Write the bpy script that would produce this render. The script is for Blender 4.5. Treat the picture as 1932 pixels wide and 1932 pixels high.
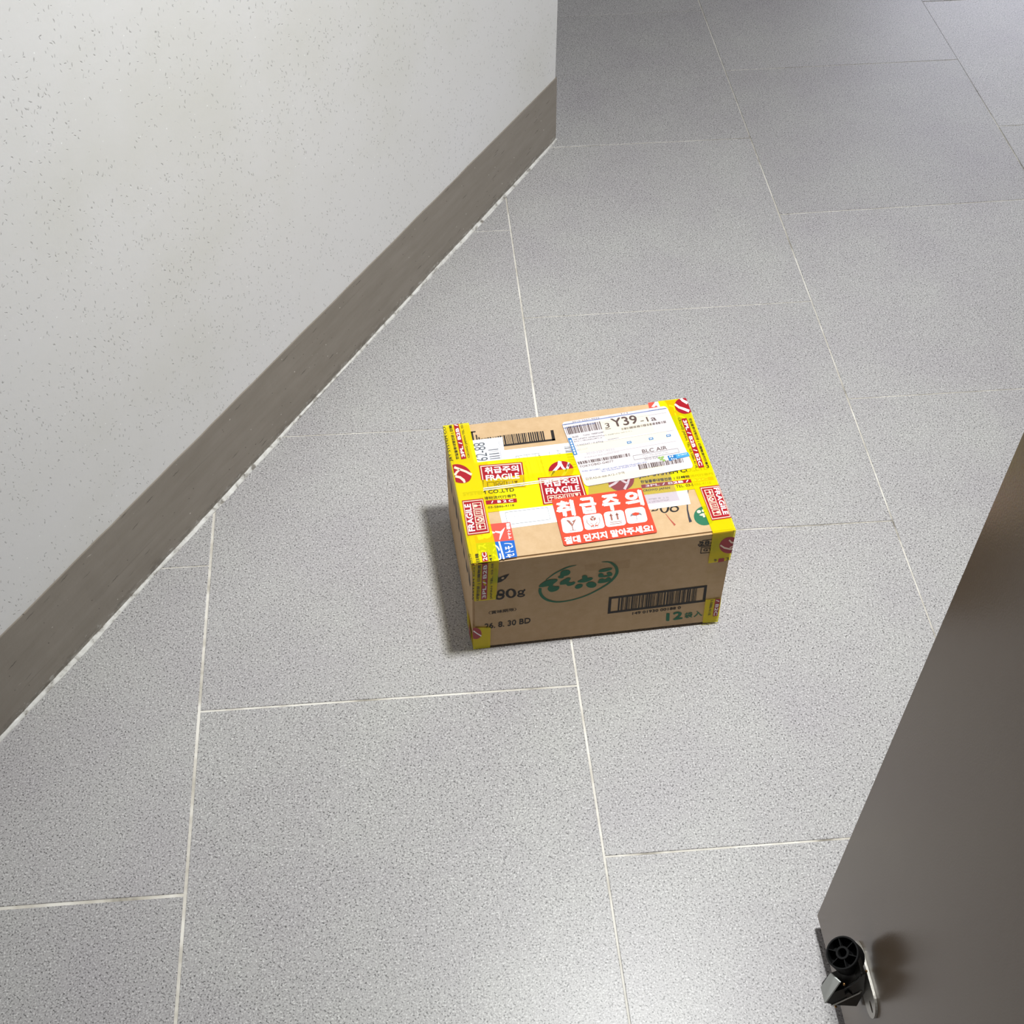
import bpy, bmesh, math, random
from mathutils import Vector, Matrix

for o in list(bpy.data.objects):
    bpy.data.objects.remove(o)
scn = bpy.context.scene
col = scn.collection

# ------------------------------------------------------------------ camera
RIGHT = Vector((0.99585978, -0.09081447, 0.00400403))
DOWN = Vector((-0.06596062, -0.75222124, -0.65560079))
FORWARD = Vector((0.06254996, 0.65262235, -0.75509706))
cam_data = bpy.data.cameras.new('camera')
cam = bpy.data.objects.new('camera', cam_data)
col.objects.link(cam)
cam_data.sensor_width = 36.0
cam_data.lens = 2462.3 / 1932 * 36.0
cam_data.clip_start = 0.02
m3 = Matrix((RIGHT, -DOWN, -FORWARD)).transposed()
cam.matrix_world = Matrix.Translation((0.3820, -1.1629, 1.7578)) @ m3.to_4x4()
scn.camera = cam

# ------------------------------------------------------------------ exposure, world, lights
scn.view_settings.view_transform = 'Standard'
scn.view_settings.look = 'None'
scn.view_settings.gamma = 1.0
scn.view_settings.use_curve_mapping = False
scn.view_settings.exposure = 0.0

scn.cycles.max_bounces = 6
scn.cycles.diffuse_bounces = 3
scn.cycles.glossy_bounces = 3
scn.cycles.transparent_max_bounces = 12

world = bpy.data.worlds.new('world')
scn.world = world
world.use_nodes = True
bg = world.node_tree.nodes['Background']
bg.inputs['Color'].default_value = (1.0, 0.985, 0.965, 1)
bg.inputs['Strength'].default_value = 0.07


def area(name, loc, target, sx, sy, power, color, shape='RECTANGLE', spread=0):
    d = bpy.data.lights.new(name, 'AREA')
    d.shape = shape
    d.size = sx
    if shape in ('RECTANGLE', 'ELLIPSE'):
        d.size_y = sy
    d.energy = power
    d.color = color
    o = bpy.data.objects.new(name, d)
    col.objects.link(o)
    o.location = loc
    if spread:
        d.spread = math.radians(spread)
    o.rotation_euler = (Vector(target) - Vector(loc)).to_track_quat('-Z', 'Y').to_euler()
    return o


# the hallway's round ceiling lamp, nearly above the parcel
area('ceiling_lamp', (0.875, 0.10, 2.46), (0.875, 0.10, 0), 0.20, 0.20, 32.5, (0.98, 1.0, 0.985), 'DISK', 122)
# side fill, then daylight from a landing window at the end of the hallway
area('side_fill', (4.25, 2.5, 1.45), (0.7, 1.4, 0.7), 1.2, 1.5, 45, (0.97, 0.98, 1.0))  # unseen fill light added to brighten the far wall
area('landing_window', (4.25, 6.1, 1.72), (4.0, 0.0, 1.2), 1.9, 1.1, 66, (0.84, 0.86, 1.0))

# ------------------------------------------------------------------ helpers


def srgb(r, g, b):
    f = lambda c: (c / 12.92 if c <= 0.04045 else ((c + 0.055) / 1.055) ** 2.4)
    return (f(r / 255), f(g / 255), f(b / 255), 1)


def tag(o, label=None, cat=None, group=None, kind=None):
    for k, v in (('label', label), ('category', cat), ('group', group), ('kind', kind)):
        if v:
            o[k] = v
    return o


def link(name, me, parent=None, mats=()):
    o = bpy.data.objects.new(name, me)
    for m in mats:
        me.materials.append(m)
    col.objects.link(o)
    if parent:
        o.parent = parent
    return o


def from_bm(name, bm, mats, parent=None, smooth=False):
    me = bpy.data.meshes.new(name)
    bm.normal_update()
    bm.to_mesh(me)
    bm.free()
    if smooth:
        for p in me.polygons:
            p.use_smooth = True
    return link(name, me, parent, mats)


class Mat:
    def __init__(s, name, color=(0.5, 0.5, 0.5, 1), rough=0.5, metal=0.0, spec=0.5):
        s.m = bpy.data.materials.new(name)
        s.m.use_nodes = True
        s.nt = s.m.node_tree
        s.b = s.nt.nodes['Principled BSDF']
        s.b.inputs['Base Color'].default_value = color
        s.b.inputs['Roughness'].default_value = rough
        s.b.inputs['Metallic'].default_value = metal
        s.b.inputs['Specular IOR Level'].default_value = spec

    def n(s, kind, **kw):
        nd = s.nt.nodes.new(kind)
        for k, v in kw.items():
            if k[0] == '_':
                nd.inputs[k[1:].replace('_', ' ')].default_value = v
            else:
                setattr(nd, k, v)
        return nd

    def l(s, a, b):
        s.nt.links.new(a, b)

    def coords(s, scale=(1, 1, 1), rot=(0, 0, 0)):
        t = s.n('ShaderNodeTexCoord')
        mp = s.n('ShaderNodeMapping')
        mp.inputs['Scale'].default_value = scale
        mp.inputs['Rotation'].default_value = rot
        s.l(t.outputs['Object'], mp.inputs['Vector'])
        return mp.outputs['Vector']

    def noise(s, vec, scale, detail=2, rough=0.5):
        nd = s.n('ShaderNodeTexNoise')
        nd.inputs['Scale'].default_value = scale
        nd.inputs['Detail'].default_value = detail
        nd.inputs['Roughness'].default_value = rough
        s.l(vec, nd.inputs['Vector'])
        return nd.outputs['Fac']

    def ramp(s, fac, stops):
        nd = s.n('ShaderNodeValToRGB')
        e = nd.color_ramp.elements
        while len(e) < len(stops):
            e.new(0.5)
        for i, (p, c) in enumerate(stops):
            e[i].position = p
            e[i].color = c if hasattr(c, '__len__') else (c, c, c, 1)
        s.l(fac, nd.inputs['Fac'])
        return nd.outputs['Color']

    def mix(s, fac, a, b, blend='MIX'):
        nd = s.n('ShaderNodeMix', data_type='RGBA', blend_type=blend)
        for sock, v in ((nd.inputs[0], fac), (nd.inputs[6], a), (nd.inputs[7], b)):
            if hasattr(v, 'links') or hasattr(v, 'is_linked'):
                s.l(v, sock)
            else:
                sock.default_value = v
        return nd.outputs[2]

    def math(s, op, a, b=None):
        nd = s.n('ShaderNodeMath', operation=op)
        for sock, v in ((nd.inputs[0], a), (nd.inputs[1], b)):
            if v is None:
                continue
            if hasattr(v, 'is_linked'):
                s.l(v, sock)
            else:
                sock.default_value = v
        return nd.outputs[0]

    def bump(s, height, strength, dist=0.001):
        nd = s.n('ShaderNodeBump')
        nd.inputs['Strength'].default_value = strength
        nd.inputs['Distance'].default_value = dist
        s.l(height, nd.inputs['Height'])
        s.l(nd.outputs['Normal'], s.b.inputs['Normal'])

    def color(s, sock):
        s.l(sock, s.b.inputs['Base Color'])


def mat_tile():
    M = Mat('grey_speckled_tile', rough=0.37, spec=0.42)
    v = M.coords()
    n1 = M.noise(v, 400, 1.2, 0.55)
    n2 = M.noise(M.coords(rot=(0, 0, 0.7)), 380, 0.4, 0.5)
    n3 = M.noise(v, 5, 3, 0.55)
    base = M.ramp(n1, [(0.27, srgb(132, 130, 131)), (0.42, srgb(173, 171, 172)), (0.60, srgb(183, 182, 182)), (0.71, srgb(222, 221, 221))])
    dark = M.ramp(n2, [(0.29, 0.30), (0.375, 1.0), (1, 1.0)])
    c = M.mix(1.0, base, dark, 'MULTIPLY')
    lo = M.ramp(n3, [(0.3, srgb(245, 242, 244)), (0.7, srgb(255, 255, 252))])
    c = M.mix(1.0, c, lo, 'MULTIPLY')
    oi = M.n('ShaderNodeObjectInfo')
    tone = M.ramp(oi.outputs['Random'], [(0, 0.93), (1, 1.0)])
    c = M.mix(1.0, c, tone, 'MULTIPLY')
    M.color(c)
    M.bump(n1, 0.25, 0.0004)
    return M.m


def mat_grout():
    M = Mat('cement_grout', rough=0.85, spec=0.2)
    v = M.coords()
    n = M.noise(v, 9, 4, 0.65)
    M.color(M.ramp(n, [(0.31, srgb(108, 102, 92)), (0.43, srgb(196, 190, 179)), (0.58, srgb(230, 226, 218))]))
    M.bump(M.noise(v, 500, 2), 0.4, 0.0005)
    return M.m


def strokes(M, rot, scale, r0, r1, wobble=0.0):
    """short thin marks: turned and stretched Voronoi cells, most of them left empty"""
    v = M.coords(rot=(0, rot, 0))
    if wobble:
        nz = M.n('ShaderNodeTexNoise')
        nz.inputs['Scale'].default_value = 130
        nz.inputs['Detail'].default_value = 1
        M.l(v, nz.inputs['Vector'])
        sc = M.n('ShaderNodeVectorMath', operation='SCALE')
        sc.inputs['Scale'].default_value = wobble
        M.l(nz.outputs['Color'], sc.inputs[0])
        ad = M.n('ShaderNodeVectorMath', operation='ADD')
        M.l(v, ad.inputs[0])
        M.l(sc.outputs[0], ad.inputs[1])
        v = ad.outputs[0]
    mp = M.n('ShaderNodeMapping')
    mp.inputs['Scale'].default_value = scale
    M.l(v, mp.inputs['Vector'])
    vo = M.n('ShaderNodeTexVoronoi', feature='F1')
    vo.inputs['Scale'].default_value = 1.0
    M.l(mp.outputs['Vector'], vo.inputs['Vector'])
    sep = M.n('ShaderNodeSeparateColor')
    M.l(vo.outputs['Color'], sep.inputs[0])
    mr = M.n('ShaderNodeMapRange')
    for k, val in zip(range(1, 5), (r0, r1, 1.0, 0.0)):
        mr.inputs[k].default_value = val
    M.l(vo.outputs['Distance'], mr.inputs[0])
    return mr.outputs[0], sep


def mat_wall():
    M = Mat('speckled_spray_paint', rough=0.6, spec=0.3)
    v = M.coords()
    mask = M.ramp(M.noise(v, 6, 3, 0.6), [(0.32, 0.15), (0.68, 1.0)])
    tot = None
    for rot, scale, r0, r1, k in ((0.1, (200, 60, 64), 0.09, 0.20, 0.17), (-0.45, (210, 60, 60), 0.09, 0.19, 0.12), (0.55, (190, 60, 55), 0.08, 0.18, 0.11),
                                  (1.25, (230, 60, 70), 0.08, 0.18, 0.08), (-0.2, (60, 40, 22), 0.03, 0.055, 0.07)):
        near, sep = strokes(M, rot, scale, r0, r1, 0.006)
        on = M.math('LESS_THAN', sep.outputs[0], M.math('MULTIPLY', mask, k * 5.2))
        dk = M.math('MULTIPLY_ADD', sep.outputs[1], 0.65)
        dk.node.inputs[2].default_value = 0.18
        mk = M.math('MULTIPLY', M.math('MULTIPLY', near, on), dk)
        tot = mk if tot is None else M.math('MAXIMUM', tot, mk)
    stain = M.noise(v, 2.2, 4, 0.6)
    base = M.ramp(stain, [(0.28, srgb(217, 216, 211)), (0.5, srgb(224, 223, 222)), (0.75, srgb(227, 226, 227))])
    near, sep = strokes(M, 0.3, (110, 60, 90), 0.06, 0.13)
    lite = M.math('MULTIPLY', near, M.math('LESS_THAN', sep.outputs[0], 0.13))
    c = M.mix(lite, base, srgb(250, 250, 250))
    smear = M.ramp(M.noise(M.coords(scale=(1, 1, 2.5), rot=(0, 0.6, 0)), 6, 5, 0.7), [(0.68, 0.0), (0.80, 0.16)])
    c = M.mix(smear, c, srgb(150, 142, 130))
    c = M.mix(tot, c, srgb(70, 67, 64))
    M.color(c)
    h = M.math('SUBTRACT', M.math('MULTIPLY', M.noise(v, 60, 3, 0.6), 0.35), tot)
    M.bump(h, 0.5, 0.0012)
    return M.m


def mat_baseboard():
    M = Mat('taupe_skirting_paint', rough=0.42, spec=0.4)
    v = M.coords()
    n = M.noise(M.coords(scale=(1, 1, 6)), 7, 4, 0.6)
    c = M.ramp(n, [(0.3, srgb(130, 122, 111)), (0.7, srgb(142, 134, 124))])
    streak = M.ramp(M.noise(M.coords(scale=(2.2, 1, 90)), 2, 3, 0.6), [(0.62, 0.0), (0.72, 0.35)])
    c = M.mix(streak, c, srgb(112, 103, 92))
    for rot, scale, r0, r1, odds, col_, k in ((0.0, (70, 30, 90), 0.06, 0.13, 0.14, (206, 198, 190), 1), (0.06, (11, 20, 150), 0.06, 0.13, 0.12, (70, 62, 54), 2),
                                              (-0.1, (16, 20, 120), 0.05, 0.11, 0.08, (186, 178, 168), 1), (0.9, (90, 30, 60), 0.04, 0.11, 0.06, (72, 63, 55), 2)):
        near, sep = strokes(M, rot, scale, r0, r1, 0.004)
        c = M.mix(M.math('MULTIPLY', near, M.math('LESS_THAN', sep.outputs[k - 1], odds)), c, srgb(*col_))
    sx = M.n('ShaderNodeSeparateXYZ')
    M.l(v, sx.inputs[0])
    low = M.n('ShaderNodeMapRange')
    for k, val in zip(range(1, 5), (0.004, 0.040, 0.36, 0.0)):
        low.inputs[k].default_value = val
    M.l(sx.outputs['Z'], low.inputs[0])
    patch = M.math('ADD', M.noise(M.coords(scale=(1, 1, 1.6)), 70, 5, 0.7), low.outputs[0])
    worn = M.ramp(patch, [(0.80, 0.0), (0.90, 0.8)])          # paint worn through along the foot
    c = M.mix(worn, c, srgb(188, 184, 178))
    scuff = M.ramp(M.math('ADD', M.noise(M.coords(scale=(1, 1, 3)), 22, 5, 0.7), low.outputs[0]), [(0.72, 0.0), (0.86, 0.55)])
    c = M.mix(scuff, c, srgb(96, 88, 78))
    M.color(c)
    h = M.math('SUBTRACT', M.noise(v, 26, 4, 0.6), M.math('MULTIPLY', streak, 0.6))
    M.bump(h, 0.4, 0.002)
    return M.m


def mat_caulk():
    M = Mat('white_caulk', rough=0.7, spec=0.3)
    n = M.noise(M.coords(), 45, 4, 0.65)
    M.color(M.ramp(n, [(0.34, srgb(132, 127, 120)), (0.46, srgb(206, 204, 199)), (0.7, srgb(230, 229, 226))]))
    M.bump(n, 0.5, 0.002)
    return M.m


def mat_door():
    M = Mat('taupe_door_paint', rough=0.21, spec=0.5)
    v = M.coords()
    n = M.noise(v, 3, 3, 0.5)
    M.color(M.ramp(n, [(0.3, srgb(117, 100, 84)), (0.7, srgb(123, 107, 90))]))
    M.bump(M.noise(v, 420, 2, 0.5), 0.16, 0.0006)
    return M.m


def mat_card():
    M = Mat('kraft_cardboard', rough=0.75, spec=0.25)
    v = M.coords()
    n = M.noise(M.coords(scale=(1, 1, 1)), 60, 4, 0.7)
    n2 = M.noise(v, 6, 3, 0.5)
    c = M.ramp(n, [(0.3, srgb(196, 165, 126)), (0.7, srgb(206, 176, 139))])
    c = M.mix(1.0, c, M.ramp(n2, [(0.3, srgb(244, 242, 240)), (0.7, srgb(255, 255, 255))]), 'MULTIPLY')
    M.color(c)
    M.bump(M.noise(v, 140, 3), 0.15, 0.0008)
    return M.m


def film(name, color, through, amount, rough=0.22, wave=0.25):
    """thin adhesive film: part of the light passes, tinted; the rest shows the film's own colour"""
    M = Mat(name, color, rough)
    tr = M.n('ShaderNodeBsdfTransparent')
    tr.inputs['Color'].default_value = through
    mx = M.n('ShaderNodeMixShader')
    mx.inputs[0].default_value = amount
    M.l(tr.outputs[0], mx.inputs[1])
    M.l(M.b.outputs[0], mx.inputs[2])
    M.l(mx.outputs[0], M.nt.nodes['Material Output'].inputs['Surface'])
    M.bump(M.noise(M.coords(), 55, 2, 0.5), wave, 0.0015)
    return M.m


def plain(name, rgb, rough=0.5, metal=0.0, spec=0.4):
    return Mat(name, srgb(*rgb), rough, metal, spec).m


MT = dict(
    black=plain('black_print', (28, 22, 20), 0.6), ink=plain('tape_lettering', (44, 36, 12), 0.4),
    tred=plain('tape_red', (158, 20, 34), 0.35), white=plain('white_print', (246, 242, 240), 0.45),
    cream=plain('pale_print', (236, 208, 186), 0.45), green=plain('green_print', (28, 104, 74), 0.6),
    brick=plain('brick_red_print', (168, 78, 60), 0.6), navy=plain('ink_black_blue', (44, 46, 58), 0.6),
    kraft_ink=plain('kraft_gap', (206, 175, 136), 0.7), paper=plain('white_paper', (240, 242, 244), 0.55),
    bluepaper=plain('cool_white_paper', (228, 232, 240), 0.5), grey=plain('grey_print', (120, 118, 124), 0.6),
    darkgrey=plain('dark_grey_print', (84, 86, 92), 0.6), palegrey=plain('pale_grey_print', (184, 180, 184), 0.6),
    cred=plain('label_red', (228, 82, 68), 0.4), cblue=plain('label_blue', (22, 96, 186), 0.4),
    cgreen=plain('label_leaf_green', (96, 150, 40), 0.4), orange=plain('sticker_vermilion', (212, 70, 46), 0.4),
    label=plain('label_paper', (215, 206, 208), 0.45), labelcream=plain('label_cream', (222, 213, 195), 0.45),
    lineblue=plain('label_line_blue', (96, 122, 178), 0.5), brownink=plain('thermal_print', (84, 66, 64), 0.55),
    cblue2=plain('label_mark_blue', (36, 110, 170), 0.45), skyblue=plain('label_sky_blue', (70, 152, 214), 0.45),
    leaf=plain('label_leaf_print', (140, 170, 92), 0.5), brownred=plain('symbol_brown', (152, 96, 84), 0.5),
    fold_glint=plain('fold_glint_white', (246, 238, 206), 0.25),  # highlight along a tape fold, painted as a pale strip
    tape=film('yellow_tape_film', srgb(252, 237, 5), srgb(255, 246, 100), 0.47, 0.25),
    film=film('clear_film', srgb(190, 182, 186), srgb(230, 222, 226), 0.12, 0.3),
    clear=film('clear_tape_film', srgb(196, 180, 150), srgb(251, 249, 246), 0.05, 0.3),
)
M_TILE, M_GROUT, M_WALL, M_BASE, M_CAULK, M_DOOR, M_CARD = mat_tile(), mat_grout(), mat_wall(), mat_baseboard(), mat_caulk(), mat_door(), mat_card()

# ------------------------------------------------------------------ wall line (shared by wall, baseboard and tiles)
W0 = Vector((-0.3038, -0.0364))
WD = Vector((0.55790639, 0.82990389))
WN = Vector((WD.y, -WD.x))          # points into the hallway
S_END = 1.8617                      # the outer corner of the wall
S_BEGIN = -0.75


def wall_pt(s, out):
    return W0 + WD * s + WN * out


# ------------------------------------------------------------------ floor
def clip_half(poly, p, n):
    out = []
    for i in range(len(poly)):
        a, b = poly[i - 1], poly[i]
        da, db = (a - p).dot(n), (b - p).dot(n)
        if (da >= 0) != (db >= 0):
            out.append(a + (b - a) * (da / (da - db)))
        if db >= 0:
            out.append(b)
    return out


def inset(poly, d):
    """offset a convex counter-clockwise polygon inwards"""
    res = list(poly)
    for i in range(len(poly)):
        a, b = poly[i - 1], poly[i]
        t = (b - a)
        if t.length < 1e-6:
            continue
        t.normalize()
        nn = Vector((-t.y, t.x))
        res = clip_half(res, a + nn * d, nn)
        if len(res) < 3:
            return []
    return res


def interp(tab, y):
    if y <= tab[0][0]:
        return tab[0][1]
    for (y0, v0), (y1, v1) in zip(tab, tab[1:]):
        if y <= y1:
            return v0 + (v1 - v0) * (y - y0) / (y1 - y0)
    return tab[-1][1]


ROW0, HALF = -0.3179, 0.3
LONG = {0: [(-0.5, 0.0), (0.41, -0.001)],
        1: [(-0.55, 0.0024), (-0.31, 0.0010), (0.1, -0.0012), (0.6, -0.0030), (1.27, -0.0004)],
        2: [(0.05, -0.0012), (0.55, 0.0003), (1.18, 0.0004), (2.14, -0.0030)],
        3: [(1.3, 0.0048), (1.78, 0.0046), (2.09, 0.0)]}
CROSS = {(-1, 0): (0.0045, -0.002), (-1, 2): (0.0025, -0.001), (0, 1): (0.0035, -0.0005), (0, 3): (0.0005, -0.011), (0, 5): (0.0, -0.0085),
         (1, 0): (0.0028, -0.002), (1, 2): (0.0025, -0.0047), (1, 4): (-0.0039, -0.0018), (1, 6): (-0.001, -0.0016), (1, 8): (-0.001, 0.0025),
         (2, 3): (0.0063, 0.004), (2, 5): (-0.0031, 0.005), (2, 7): (-0.0003, 0.002), (3, 6): (-0.0036, 0.003)}
JOINT = {0: 0.0046, 1: 0.0034, 2: 0.0023, 3: 0.0023}
rnd = random.Random(3)


def long_x(i, y):
    return i * 0.6 + interp(LONG.get(i, [(0, 0)]), y)


def cross_y(c, r, side):
    return ROW0 + r * HALF + CROSS.get((c, r), (0, 0))[side]


def floor_mesh():
    bm = bmesh.new()
    x0, x1, y0, y1 = -1.9, 4.3, -2.2, 4.2
    for z, flip in ((-0.0012, False), (-0.06, True)):
        vs = [bm.verts.new((x, y, z)) for x, y in ((x0, y0), (x1, y0), (x1, y1), (x0, y1))]
        bm.faces.new(vs[::-1] if flip else vs)
    bm.verts.ensure_lookup_table()
    for i in range(4):
        j = (i + 1) % 4
        bm.faces.new((bm.verts[i], bm.verts[4 + i], bm.verts[4 + j], bm.verts[j]))
    return bm


floor = tag(from_bm('floor', floor_mesh(), [M_GROUT]), 'grey speckled square tile floor with pale grout joints', kind='structure')


def add_tile(poly):
    top = inset(poly, 0.0007)
    if len(top) < 3 or len(top) != len(poly):
        top = inset(poly, 0.0007)
        low = top
    else:
        low = poly
    if len(top) < 3:
        return
    bm = bmesh.new()
    dz = rnd.uniform(-0.0004, 0.0003)
    rings = [[bm.verts.new((p.x, p.y, z)) for p in ring] for ring, z in ((low, -0.006), (low, -0.0007 + dz), (top, dz))]
    k = len(low)
    for a, b in zip(rings, rings[1:]):
        for i in range(k):
            j = (i + 1) % k
            bm.faces.new((a[i], a[j], b[j], b[i]))
    bm.faces.new(rings[-1])
    from_bm('tile', bm, [M_TILE], floor)


for c in range(-3, 7):
    par = 1 if c % 2 == 0 else 0
    for r in range(-6 + par, 14, 2):
        wl, wr = JOINT.get(c, 0.003) / 2, JOINT.get(c + 1, 0.003) / 2
        jb = 0.0052 if (c, r) == (-1, 0) else 0.0032 if r < 2 else 0.0022
        jt = 0.0052 if (c, r + 2) == (-1, 0) else 0.0032 if r + 2 < 2 else 0.0022
        yb0, yb1 = cross_y(c, r, 0) + jb / 2, cross_y(c, r, 1) + jb / 2
        yt0, yt1 = cross_y(c, r + 2, 0) - jt / 2, cross_y(c, r + 2, 1) - jt / 2
        poly = [Vector((long_x(c, yb0) + wl, yb0)), Vector((long_x(c + 1, yb1) - wr, yb1)),
                Vector((long_x(c + 1, yt1) - wr, yt1)), Vector((long_x(c, yt0) + wl, yt0))]
        beyond = (poly[0] - W0).dot(WD) > S_END + 0.02
        keep = []
        corner = wall_pt(S_END, 0)
        if (c, r) in ((0, 7), (0, 5), (-1, 6), (-1, 8), (1, 6)) and min((q - corner).dot(WD) for q in poly) < 0.0 < max((q - corner).dot(WD) for q in poly):
            keep = poly                                            # the tile that passes under the wall's corner
        elif max((q - corner).dot(WD) for q in poly) < 0.0:          # beside the wall
            keep = clip_half(poly, wall_pt(0, 0.004), WN)
        elif min((q - corner).dot(WD) for q in poly) > 0.0:        # past its end
            keep = poly
        else:                                                      # round its corner: the part in the hallway
            keep = clip_half(poly, wall_pt(0, 0.004), WN)
            back = clip_half(clip_half(poly, wall_pt(0, 0.004), -WN), corner + WD * 0.004, WD)
            if len(back) >= 3:
                add_tile(back)
        if len(keep) >= 3:
            add_tile(keep)

# ------------------------------------------------------------------ wall, baseboard, caulk
ANG = math.atan2(WD.y, WD.x)


def wall_frame(o):
    o.location = (W0.x, W0.y, 0)
    o.rotation_euler = (0, 0, ANG)
    return o


def box_bm(x0, x1, y0, y1, z0, z1, bevel=0.0, seg=2):
    bm = bmesh.new()
    bmesh.ops.create_cube(bm, size=1)
    for v in bm.verts:
        v.co = ((x0 + x1) / 2 + v.co.x * (x1 - x0), (y0 + y1) / 2 + v.co.y * (y1 - y0), (z0 + z1) / 2 + v.co.z * (z1 - z0))
    if bevel:
        bmesh.ops.bevel(bm, geom=bm.edges[:], offset=bevel, segments=seg, affect='EDGES')
    return bm


# in the wall's own axes x runs along it, -y points into the hallway
wall_frame(tag(from_bm('wall_left', box_bm(S_BEGIN, S_END, 0.003, 0.24, -0.006, 2.5, 0.003), [M_WALL]),
               'pale grey wall with fine dark speckled paint and a square outer corner', kind='structure'))


def baseboard_bm():
    bm = bmesh.new()
    N = 90
    rn = random.Random(8)
    prof = []
    for i in range(N + 1):
        s = S_BEGIN + (S_END - S_BEGIN) * i / N
        top = 0.1765 - 0.0125 * (s / S_END)
        w = 0.0005 * math.sin(s * 31) + rn.uniform(-0.0006, 0.0006)
        b = 0.004 + 0.003 * max(0, math.sin(s * 17 + 1)) * rn.random()
        prof.append([(s, 0.004, top + w), (s, 0.0006, top + w), (s, 0.0002, top + w - 0.0016), (s, -0.0012 + rn.uniform(-4e-4, 4e-4), top * 0.5),
                     (s, -0.0022, 0.016), (s, -0.0014, b), (s, 0.004, b)])
    rows = [[bm.verts.new(p) for p in pr] for pr in prof]
    for a, b in zip(rows, rows[1:]):
        for j in range(6):
            bm.faces.new((a[j], a[j + 1], b[j + 1], b[j]))
    for rw, fl in ((rows[0], True), (rows[-1], False)):
        bm.faces.new(rw[::-1] if fl else rw)
    bmesh.ops.recalc_face_normals(bm, faces=bm.faces[:])
    return bm


wall_frame(tag(from_bm('baseboard_left', baseboard_bm(), [M_BASE]), 'dark taupe painted skirting band along the foot of the pale wall', kind='structure'))


def caulk_bm():
    bm = bmesh.new()
    N = 260
    rn = random.Random(5)
    rows = []
    w = 0.009
    for i in range(N + 1):
        s = S_BEGIN + (S_END + 0.003 - S_BEGIN) * i / N
        w += rn.uniform(-0.0008, 0.0008)
        tgt = 0.0030 + 0.0014 * math.sin(s * 5.1) + 0.0010 * math.sin(s * 13)
        w += (tgt - w) * 0.25
        w = min(max(w, 0.0008), 0.008)
        hgt = 0.002 + 0.0018 * rn.random() ** 2 + 0.002 * max(0, math.sin(s * 9 + 2))
        rows.append([bm.verts.new(p) for p in ((s, 0.001, hgt + 0.003), (s, -0.0036, hgt), (s, -0.0042 - w * 0.35, 0.0022), (s, -0.003 - w, 0.0006), (s, -0.003 - w, -0.004), (s, 0.001, -0.004))])
    for a, b in zip(rows, rows[1:]):
        for j in range(5):
            bm.faces.new((a[j], a[j + 1], b[j + 1], b[j]))
    for rw in (rows[0][::-1], rows[-1]):
        bm.faces.new(rw)
    bmesh.ops.recalc_face_normals(bm, faces=bm.faces[:])
    return bm


wall_frame(tag(from_bm('trim_1', caulk_bm(), [M_CAULK]), 'uneven white caulk line between skirting and floor tiles', kind='structure'))

M_PLASTER = plain('grey_plaster', (158, 155, 150), 0.8, 0.0, 0.2)
tag(from_bm('ceiling', box_bm(-1.9, 4.3, -1.40, 4.2, 2.5, 2.6), [M_PLASTER]), 'plain grey hallway ceiling', kind='structure')
tag(from_bm('wall_right', box_bm(2.45, 2.6, -1.40, 1.25, -0.006, 2.5), [M_PLASTER]), 'plain grey wall on the far right of the hallway', kind='structure')

# ------------------------------------------------------------------ door
DX = 0.8785
door = tag(from_bm('door_1', box_bm(DX, DX + 0.042, -1.340, -0.4415, 0.030, 2.08, 0.0012), [M_DOOR]),
           'dark taupe steel door standing open at the right', kind='structure')

# ------------------------------------------------------------------ door stop
M_STEEL = Mat('worn_steel', srgb(196, 192, 184), 0.36, 0.65)
M_STEEL.bump(M_STEEL.noise(M_STEEL.coords(), 300, 3), 0.3, 0.0006)
M_STEEL = M_STEEL.m
M_ZINC = plain('pale_zinc', (226, 230, 226), 0.5)
M_DARK = plain('dark_bronze_casting', (22, 20, 18), 0.32, 0.2)
M_RUB = plain('black_rubber', (9, 9, 10), 0.6, 0.0, 0.25)
M_BRASS = plain('brass_pin', (196, 150, 96), 0.3, 1.0)
SY, SZ = -0.587, 0.171
stop = bpy.data.objects.new('door_stop', None)
col.objects.link(stop)
stop.location = (DX, SY, SZ)
tag(stop, 'folded up metal door stop with black rubber foot on the taupe door', 'door stop')


def LP(out, y, z):                 # local point of the stop, in millimetres: out of the door, towards the hinge side is -y
    return Vector((-out / 1000, y / 1000, z / 1000))


def plate_bm():
    bm = bmesh.new()
    R, L, T = 20.0, 47.0, 3.4
    outer = []
    n = 14
    for i in range(n + 1):
        a = -math.pi / 2 + math.pi * i / n
        outer.append((L - R + R * math.cos(a), R * math.sin(a)))
    for i in range(n + 1):
        a = math.pi / 2 + math.pi * i / n
        outer.append((-(L - R) + R * math.cos(a), R * math.sin(a)))
    holes = []
    for cy in (-34, 34):
        h = []
        for i in range(16):
            a = 2 * math.pi * i / 16
            h.append((cy + 7.5 * math.cos(a), 3.6 * math.sin(a)))
        holes.append(h)
    edges = []
    for loop in [outer] + holes:
        vs = [bm.verts.new(LP(T, y, z)) for y, z in loop]
        edges += [bm.edges.new((vs[i], vs[(i + 1) % len(vs)])) for i in range(len(vs))]
    bmesh.ops.triangle_fill(bm, edges=edges, use_beauty=True, use_dissolve=False)
    ret = bmesh.ops.extrude_face_region(bm, geom=bm.faces[:])
    for e in ret['geom']:
        if isinstance(e, bmesh.types.BMVert):
            e.co.x = -0.0002
    bmesh.ops.recalc_face_normals(bm, faces=bm.faces[:])
    return bm


from_bm('base_plate', plate_bm(), [M_STEEL], stop)


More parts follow.
